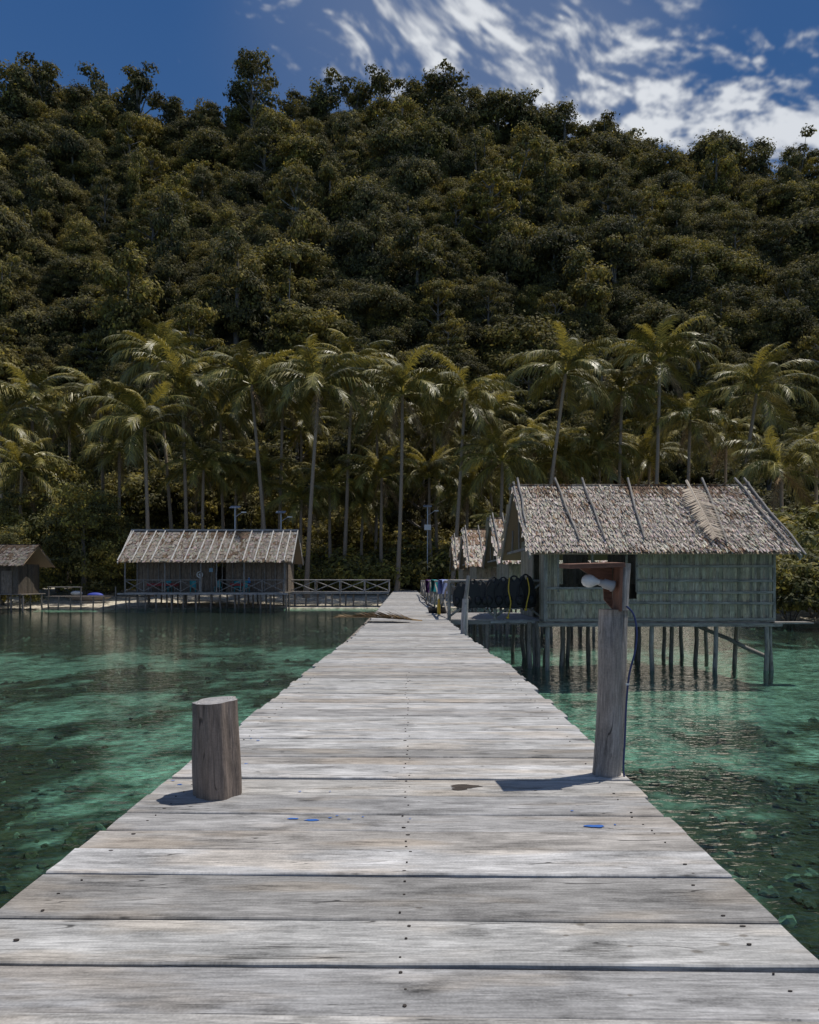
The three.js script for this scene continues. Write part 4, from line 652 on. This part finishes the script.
{
  const z = -21.5 + 0.02; const spots = [[461, 0.85], [472, 0.95], [481, 0.9], [493, 1.0], [503, 1.0], [514, 1.05], [525, 1.1]];
  const words = ['first', 'second', 'third', 'fourth', 'fifth', 'sixth', 'seventh'];
  spots.forEach(([px, s], i) => vest(`black diving vest hung on the side deck rail, ${words[6 - i]} from the large hut`, atX(px, 21.5), z - 0.02 + 0.03 * (i % 2), s, 0.25 * Math.sin(i * 2.3)));
  const hose = (label, px, y1, k) => { const x = atX(px, 21.3), g = thing('yellow_hose', label, 'hose', [x, DECK, -21.22], 'yellow hoses on the rail'); part('hose', new THREE.TubeGeometry(new THREE.CatmullRomCurve3([V(0.03, 1.22, -0.28), V(0, 1.25, 0), V(-0.04 * k, 0.9, 0.1), V(0.03 * k, 0.5, 0.08), V(-0.05, y1, 0.02)]), 24, 0.02, 6), M.yellow, g); part('mouthpiece', new THREE.SphereGeometry(0.05, 10, 8).scale(1, 0.8, 0.8).translate(-0.05, y1, 0.02), M.yellow, g); };
  hose('yellow hose hanging over the vests with its mouthpiece near the deck boards', 509, 0.06, 1); hose('yellow hose hanging beside the vest nearest the large hut', 527, 0.3, -1);
  const cl = (name, label, px, d, w, h, mat, y = 1.22) => { const g = new THREE.PlaneGeometry(w, 2 * h, 8, 16), p = g.attributes.position; for (let i = 0; i < p.count; i++) { const v = p.getY(i), s = v > 0 ? 1 : -1; p.setXYZ(i, p.getX(i) + 0.03 * Math.sin(v * 9), -Math.max(0, Math.abs(v) - 0.05), s * 0.065 + 0.03 * Math.sin(p.getX(i) * 14 + v * 3) * clamp(Math.abs(v) * 3)); } g.computeVertexNormals(); const x = lerp(1.22, rightEdge(58) + 0.05, (d - 21.7) / 36.3), m = shade(new THREE.Mesh(g, mat)); m.name = numbered(name); mat.side = THREE.DoubleSide; m.position.set(x, DECK + y, -d); m.rotation.y = Math.PI / 2 - 0.35; m.userData = { label, category: 'cloth' }; scene.add(m); };
  cl('towel', 'pale blue towel draped over the side deck rail', '', 24.4, 0.9, 0.55, M.blueCloth); cl('towel', 'purple towel draped over the rail where the side deck narrows', '', 38, 1.1, 0.75, M.purpleCloth); cl('towel', 'dark turquoise cloth hung on the rail beside the purple towel', '', 32, 0.7, 0.6, M.turquoise);
  // things on the pier's edge
  const t = thing('mooring_tray', 'shallow black rubber tub on the pier edge below the railing', 'tub', [atX(437, 26.5), DECK, -25.6]);
  part('tub_wall', new THREE.LatheGeometry([[0.02, 0.02], [0.30, 0.02], [0.36, 0.2], [0.39, 0.2], [0.33, 0], [0, 0]].map(([x, y]) => new THREE.Vector2(x, y)), 20).scale(1, 1, 1.5), M.neoprene, t);
  const rp = shade(new THREE.Mesh(new THREE.TubeGeometry(new THREE.CatmullRomCurve3([V(0.95, DECK + 0.03, -26.5), V(1.02, DECK + 0.03, -30), V(0.86, DECK + 0.03, -34), V(0.93, DECK + 0.03, -40), V(0.82, DECK + 0.03, -48)]), 60, 0.035, 6), M.iron)); rp.name = 'mooring_rope'; rp.userData = { label: 'dark rope lying along the pier edge towards the beach', category: 'rope' }; scene.add(rp);
  const y = thing('yellow_buoy', 'small yellow float standing by the black tub', 'float', [1.02, DECK, -24.3]); part('float_body', new THREE.LatheGeometry([[0, 0], [0.06, 0], [0.06, 0.35], [0.03, 0.4], [0.05, 0.48], [0.02, 0.56], [0, 0.56]].map(([a, b]) => new THREE.Vector2(a, b)), 12), M.yellow, y);
  // dry fronds
  const f = thing('fallen_frond', 'brown dry palm frond lying across the pier', 'frond', [0.35, DECK + 0.05, -19.6]);
  const fg = frondGeo(2.5, R(4), R(-2), 0.75, 60, 6001, dry, 0.05, 1.3); part('midrib_and_leaflets', fg, M.dryFrond, f); f.rotation.set(0, Math.PI - 0.25, 0); part('broken_leaflet', frondGeo(1.9, R(9), R(-6), 0.55, 50, 6002, dry, 0.03, 1.4).rotateX(0.2), M.dryFrond, f);
  const f2 = thing('fallen_frond', 'dry palm frond lying down the thatch of the large hut', 'frond', [7.25 + 1.75, 5.68 + 0.2, -22.75]); const g2 = frondGeo(3.3, 0, 0, 0.62, 64, 6003, [[0.46, 0.38, 0.29], [0.40, 0.32, 0.24]], 0.02, 0.9); g2.rotateZ(-Math.atan2(2.27, 3)); g2.rotateY(-Math.PI / 2 - 0.07); part('midrib_and_leaflets', g2, M.dryFrond, f2);
}

// ---------------------------------------------------------------- long house on the beach
{
  const d0 = 63, zr = 66.2, x0 = -26.2, x1 = -10.6, cx = (x0 + x1) / 2, g = thing('long_house', 'long low stilt house on the beach with pale battens on its roof', 'house', [cx, 0, -zr]), hw = (x1 - x0) / 2, fy = 1.55, ey = CAM_Y + 18 / F * d0, ry = CAM_Y + 48 / F * zr, ez = zr - d0;
  for (let i = 0; i < 8; i++) part('floor_board', boxM(2 * hw - 1.0, 0.07, 0.68, -0.1, fy - 0.04, ez - 0.5 - i * 0.72), M.pole, g);
  part('floor_beam', boxM(2 * hw - 0.2, 0.14, 0.1, -0.25, fy - 0.15, ez - 0.13), M.greyPost, g);
  const r = RNG(8); for (const z of [ez - 0.5, 1.0, -1.6]) for (let i = 0; i < 13; i++) { const x = lerp(-hw + 1.0, hw - 0.6, (i + 0.5 * (r() - 0.5)) / 12); part('stilt', pole(V(x, -1.2, z), V(x, fy - 0.06, z), 0.085, 0.08, 0.02), M.darkPole, g); }
  // back and side walls of upright boards, doorway in the middle
  const bw = (a, b, z, n) => { for (let i = 0; i < n; i++) part('wall_board', boxM((b - a) / n - 0.03, ey - fy + 0.5, 0.05, lerp(a, b, (i + 0.5) / n), (fy + ey) / 2 + 0.25, z), M.darkWall, g); };
  bw(-hw + 0.8, 0.3, 1.0, 14); bw(1.3, hw - 0.8, 1.0, 12); part('inner_room', boxM(2 * hw - 1.6, 2.4, 0.1, 0, fy + 1.2, -2.4), M.darkWall, g);
  for (const x of [-hw + 0.75, hw - 0.75]) part('side_wall', boxM(0.08, 2.7, 3.2, x, fy + 1.35, -0.7), M.darkWall, g);
  for (let i = 0; i < 15; i++) part('wall_stud', boxM(0.07, ey - fy + 0.2, 0.06, lerp(-hw + 0.9, hw - 0.9, i / 14), (fy + ey) / 2, 1.08), M.pole, g);
  for (const t of [0.03, 0.26, 0.47, 0.56, 0.72, 0.955]) part('veranda_post', pole(V(lerp(-hw, hw, t), fy, ez - 0.35), V(lerp(-hw, hw, t), ey + 0.15, ez - 0.35), 0.075, 0.07, 0.01), M.pole, g);
  railing(g, V(-hw + 0.5, fy, ez - 0.3), V(-hw + 7.2, fy, ez - 0.3), 4, 1.1, true, M.pole, 0.05); railing(g, V(-hw + 9.0, fy, ez - 0.3), V(hw - 0.8, fy, ez - 0.3), 3, 1.1, true, M.pole, 0.05);
  const sl = Math.atan2(ry - ey, ez), L = Math.hypot(ry - ey, ez);
  for (const s of [1, -1]) part('roof_boarding', boxM(2 * hw, 0.04, L, 0, (ry + ey) / 2 - 0.03, s * ez / 2, s * sl, 0, 0), M.thatchUnder, g);
  thatchSlope(g, -hw, hw, [ry, 0], [ey, ez], 9, 6, 1500, 0.50); thatchSlope(g, -hw, hw, [ry, 0], [ey, -ez], 5, 4, 1510, 0.50);
  for (const t of [0.003, 0.085, 0.14, 0.195, 0.31, 0.385, 0.455, 0.51, 0.565, 0.62, 0.72, 0.785, 0.85, 0.91, 0.955]) { const x = lerp(-hw, hw, t); part('roof_batten', barM(V(x + 0.1, ry + 0.18, 0), V(x - 0.1 * (1 - t), ey + 0.16, ez + 0.05), 0.10, 0.06), M.paleBatten, g); }
  part('ridge_board', boxM(2 * hw + 0.2, 0.16, 0.14, 0, ry + 0.18, 0), M.greyPost, g); for (const x of [-hw, hw]) for (const s of [1, -1]) part('gable_board', barM(V(x + Math.sign(x) * 0.05, ry + 0.1, 0), V(x + Math.sign(x) * 0.05, ey - 0.1, s * (ez + 0.1)), 0.06, 0.2), M.paleBatten, g);
  const gs = new THREE.Shape(); gs.moveTo(-ez + 0.3, 0); gs.lineTo(ez - 0.3, 0); gs.lineTo(0, ry - ey - 0.15); gs.closePath(); for (const x of [-hw + 0.6, hw - 0.7]) part('gable_wall', new THREE.ExtrudeGeometry(gs, { depth: 0.05, bevelEnabled: false }).rotateY(Math.PI / 2).translate(x, ey, 0), M.darkWall, g);
  // furniture on the veranda
  const chair = (label, px, turn, dd = 64.2) => { const c = thing('plastic_chair', label, 'chair', [atX(px, dd), fy, -dd], 'turquoise chairs on the long house veranda'); c.rotation.y = turn; part('seat', new THREE.BoxGeometry(0.5, 0.06, 0.5).translate(0, 0.45, 0), M.turquoise, c); const bs = new THREE.CylinderGeometry(0.3, 0.28, 0.55, 10, 1, true, Math.PI * 0.6, Math.PI * 0.8).translate(0, 0.75, 0.03); part('backrest', bs, M.turquoise, c); M.turquoise.side = THREE.DoubleSide; for (const [a, b] of [[-1, -1], [1, -1], [-1, 1], [1, 1]]) part('leg', new THREE.CylinderGeometry(0.03, 0.025, 0.46, 6).translate(a * 0.22, 0.225, b * 0.22), M.turquoise, c); };
  chair('turquoise plastic chair left of the long house doorway', 193, 0.4); chair('turquoise plastic chair just right of the long house doorway', 218, -0.9); chair('turquoise plastic chair at the right veranda table, turned away', 237, 0.2); chair('turquoise plastic chair farthest right on the veranda', 246, 2.6); chair('turquoise plastic chair at the left veranda table', 168, -0.3);
  const tab = (label, px, w, mat, dd = 64.5) => { const c = thing('veranda_table', label, 'table', [atX(px, dd), fy, -dd]); part('table_top', boxM(w, 0.05, 0.8, 0, 0.75, 0), mat, c); part('table_cloth', boxM(w + 0.06, 0.24, 0.86, 0, 0.67, 0), M.redCloth, c); for (const [a, b] of [[-1, -1], [1, -1], [-1, 1], [1, 1]]) part('leg', boxM(0.07, 0.72, 0.07, a * (w / 2 - 0.1), 0.36, b * 0.3), M.pole, c); };
  tab('long table with dull red cloth on the left half of the veranda', 163, 2.6, M.pole); tab('table with dull red cloth on the right half of the veranda', 240, 1.6, M.pole);
  const fan = thing('standing_fan', 'white standing fan on the veranda left of the doorway', 'fan', [atX(200, 64.6), fy, -64.6]); part('pole', new THREE.CylinderGeometry(0.03, 0.03, 1.5, 8).translate(0, 0.75, 0), M.white, fan); part('base', new THREE.CylinderGeometry(0.2, 0.22, 0.05, 14).translate(0, 0.025, 0), M.white, fan); part('cage', new THREE.TorusGeometry(0.26, 0.05, 8, 18).translate(0, 1.6, 0.05), M.white, fan); part('hub', new THREE.SphereGeometry(0.12, 10, 8).translate(0, 1.6, 0.05), M.white, fan);
  const ps = shade(new THREE.Mesh(new THREE.BoxGeometry(0.35, 0.35, 0.03), std('posterBlue', { color: lin(0.30, 0.48, 0.62), roughness: 0.7 }))); ps.name = 'wall_poster'; ps.position.copy(at(211, 570, 65.05)); ps.userData = { label: 'small pale blue poster beside the long house doorway', category: 'poster' }; scene.add(ps);
  const co = thing('drinks_cooler', 'blue water bottle standing on the right veranda table', 'bottle', [atX(249, 64.5), fy + 0.80, -64.5]); part('bottle', new THREE.LatheGeometry([[0, 0], [0.14, 0], [0.15, 0.3], [0.12, 0.38], [0.05, 0.44], [0.05, 0.5], [0, 0.5]].map(([a, b]) => new THREE.Vector2(a, b)), 14), std('bottleBlue', { color: lin(0.08, 0.25, 0.55), roughness: 0.2 }), co); part('cap', new THREE.CylinderGeometry(0.055, 0.055, 0.05, 10).translate(0, 0.52, 0), M.white, co);
  // walkway from the house to the pier's end
  const w = thing('walkway', 'raised walkway with crossed railings from long house to pier end', 'walkway', [0, 0, 0]), wx0 = -11.4, wx1 = atX(389, 67), wd = 67;
  for (let i = 0; i < 30; i++) part('walk_board', boxM((wx1 - wx0) / 30 - 0.02, 0.06, 1.4, lerp(wx0, wx1, (i + 0.5) / 30), fy - 0.03, -wd - 0.6), M.greyPost, w);
  part('side_beam', boxM(wx1 - wx0, 0.14, 0.1, (wx0 + wx1) / 2, fy - 0.14, -wd + 0.06), M.greyPost, w);
  railing(w, V(wx0, fy, -wd), V(wx1, fy, -wd), 4, 1.1, true, M.greyPost, 0.06); railing(w, V(wx0, fy, -wd - 1.3), V(wx1, fy, -wd - 1.3), 4, 1.1, false, M.pole, 0.05);
  for (const px of [305, 317, 326, 332, 340, 345, 353, 366, 378]) { const x = atX(px, wd); part('stilt', pole(V(x, -0.8, -wd - 0.6 * (px % 2)), V(x, fy - 0.06, -wd - 0.6 * (px % 2)), 0.09, 0.08), M.darkPole, w); }
}
// ---------------------------------------------------------------- small dark house and its landing at the left edge
{
  const d = 62, g = thing('small_house', 'small dark house on stilts cut by the left picture edge', 'house', [atX(8, d), 0, -d]), fy = 1.45;
  part('floor', boxM(6.6, 0.08, 4, -1.0, fy - 0.04, 0), M.darkPole, g);
  slatWall(g, -4, 1.9, fy, fy + 2.5, 1.7, 'x', 0.3, [0.28, 0.23, 0.18], 1601); slatWall(g, -1.7, 1.7, fy, fy + 2.6, 1.85, 'z', 0.3, [0.24, 0.20, 0.15], 1602); part('door', boxM(0.9, 2.0, 0.06, 0.9, fy + 1.0, 1.77), M.darkWall, g); part('shutter', boxM(0.7, 0.7, 0.05, -0.4, fy + 1.4, 1.77), M.darkWall, g);
  for (const s of [1, -1]) part('roof_boarding', boxM(7.4, 0.04, 3.1, -1.0, 4.75, s * 1.25, s * 0.62, 0, 0), M.thatchUnder, g);
  thatchSlope(g, -4.7, 2.7, [5.75, 0], [3.85, 2.6], 7, 6, 1610, 0.32); thatchSlope(g, -4.7, 2.7, [5.75, 0], [3.85, -2.6], 4, 4, 1620, 0.55);  // thatch colour darkened here to paint tree shade into the roof
  for (let i = 0; i < 7; i++) for (const z of [1.6, -1.5]) part('stilt', pole(V(-3.8 + i, -1.3, z), V(-3.8 + i, fy - 0.05, z), 0.08, 0.07), M.darkPole, g);
  const l = thing('landing_stage', 'dark rickety landing stage between small house and long house', 'jetty', [0, 0, 0]), y = 1.15;
  for (let i = 0; i < 22; i++) part('stage_board', boxM(0.36, 0.05, 1.5, -33.0 + i * 0.4, y, -64.4), M.darkPole, l);
  for (let i = 0; i < 9; i++) { const x = -32.9 + i * 1.02; part('stilt', pole(V(x, -0.8, -63.8 + 0.2 * (i % 2)), V(x, y + (i % 3 ? 0 : 0.9), -63.8 + 0.2 * (i % 2)), 0.07, 0.06), M.darkPole, l); }
  part('hand_rail', pole(V(-33, y + 0.85, -63.8), V(-29.8, y + 0.85, -63.7), 0.05, 0.04), M.pole, l);
  const c = thing('beached_canoe', 'narrow dark canoe with blue and white tarp drawn up on the sand', 'boat', [atX(88, 68), ground(-31, 68) + 0.25, -68]);
  const hull = new THREE.SphereGeometry(1, 20, 8, 0, Math.PI * 2, Math.PI / 2, Math.PI / 2).scale(2.4, 0.55, 0.45); part('hull', hull.translate(0, 0.5, 0), M.darkPole, c); part('tarp', new THREE.SphereGeometry(1, 18, 8, 0, Math.PI * 2, 0, Math.PI / 2).scale(0.8, 0.28, 0.44).translate(0.7, 0.5, 0), M.tarpBlue, c); part('white_bundle', new THREE.SphereGeometry(0.5, 12, 8).scale(1.2, 0.5, 0.7).translate(-1.1, 0.7, 0), M.white, c);
}
// ---------------------------------------------------------------- solar street lamps
function solarLamp(label, px, topPy, basePy, d) {
  const t = at(px, topPy, d), gy = ground(t.x, d), g = thing('solar_lamp', label, 'street lamp', [t.x, gy - 0.1, -d]), h = t.y - gy;
  part('pole', tube([V(0, 0, 0), V(0, h, 0)], 0.07, 10), M.metal, g); part('solar_panel', new THREE.BoxGeometry(1.0, 0.06, 0.7).rotateX(0.35).translate(0, h + 0.1, 0), M.solar, g); part('battery_box', new THREE.BoxGeometry(0.75, 0.6, 0.4).translate(0, h * (basePy), 0.25), M.white, g); part('lamp_arm', pole(V(0, h * 0.9, 0), V(0.8, h * 0.95, 0.3), 0.04, 0.04), M.metal, g); part('lamp_head', new THREE.BoxGeometry(0.5, 0.1, 0.22).translate(1.0, h * 0.95, 0.35), M.white, g);
}
solarLamp('solar street lamp behind the pier end, beside the dark palm trunk', 427.5, 506, 0.76, 80); solarLamp('solar street lamp rising behind the middle of the long house roof', 235, 507, 0.7, 72); solarLamp('thin street lamp rising behind the right part of the long house roof', 281, 512, 0.5, 74);

renderer.render(scene, camera);
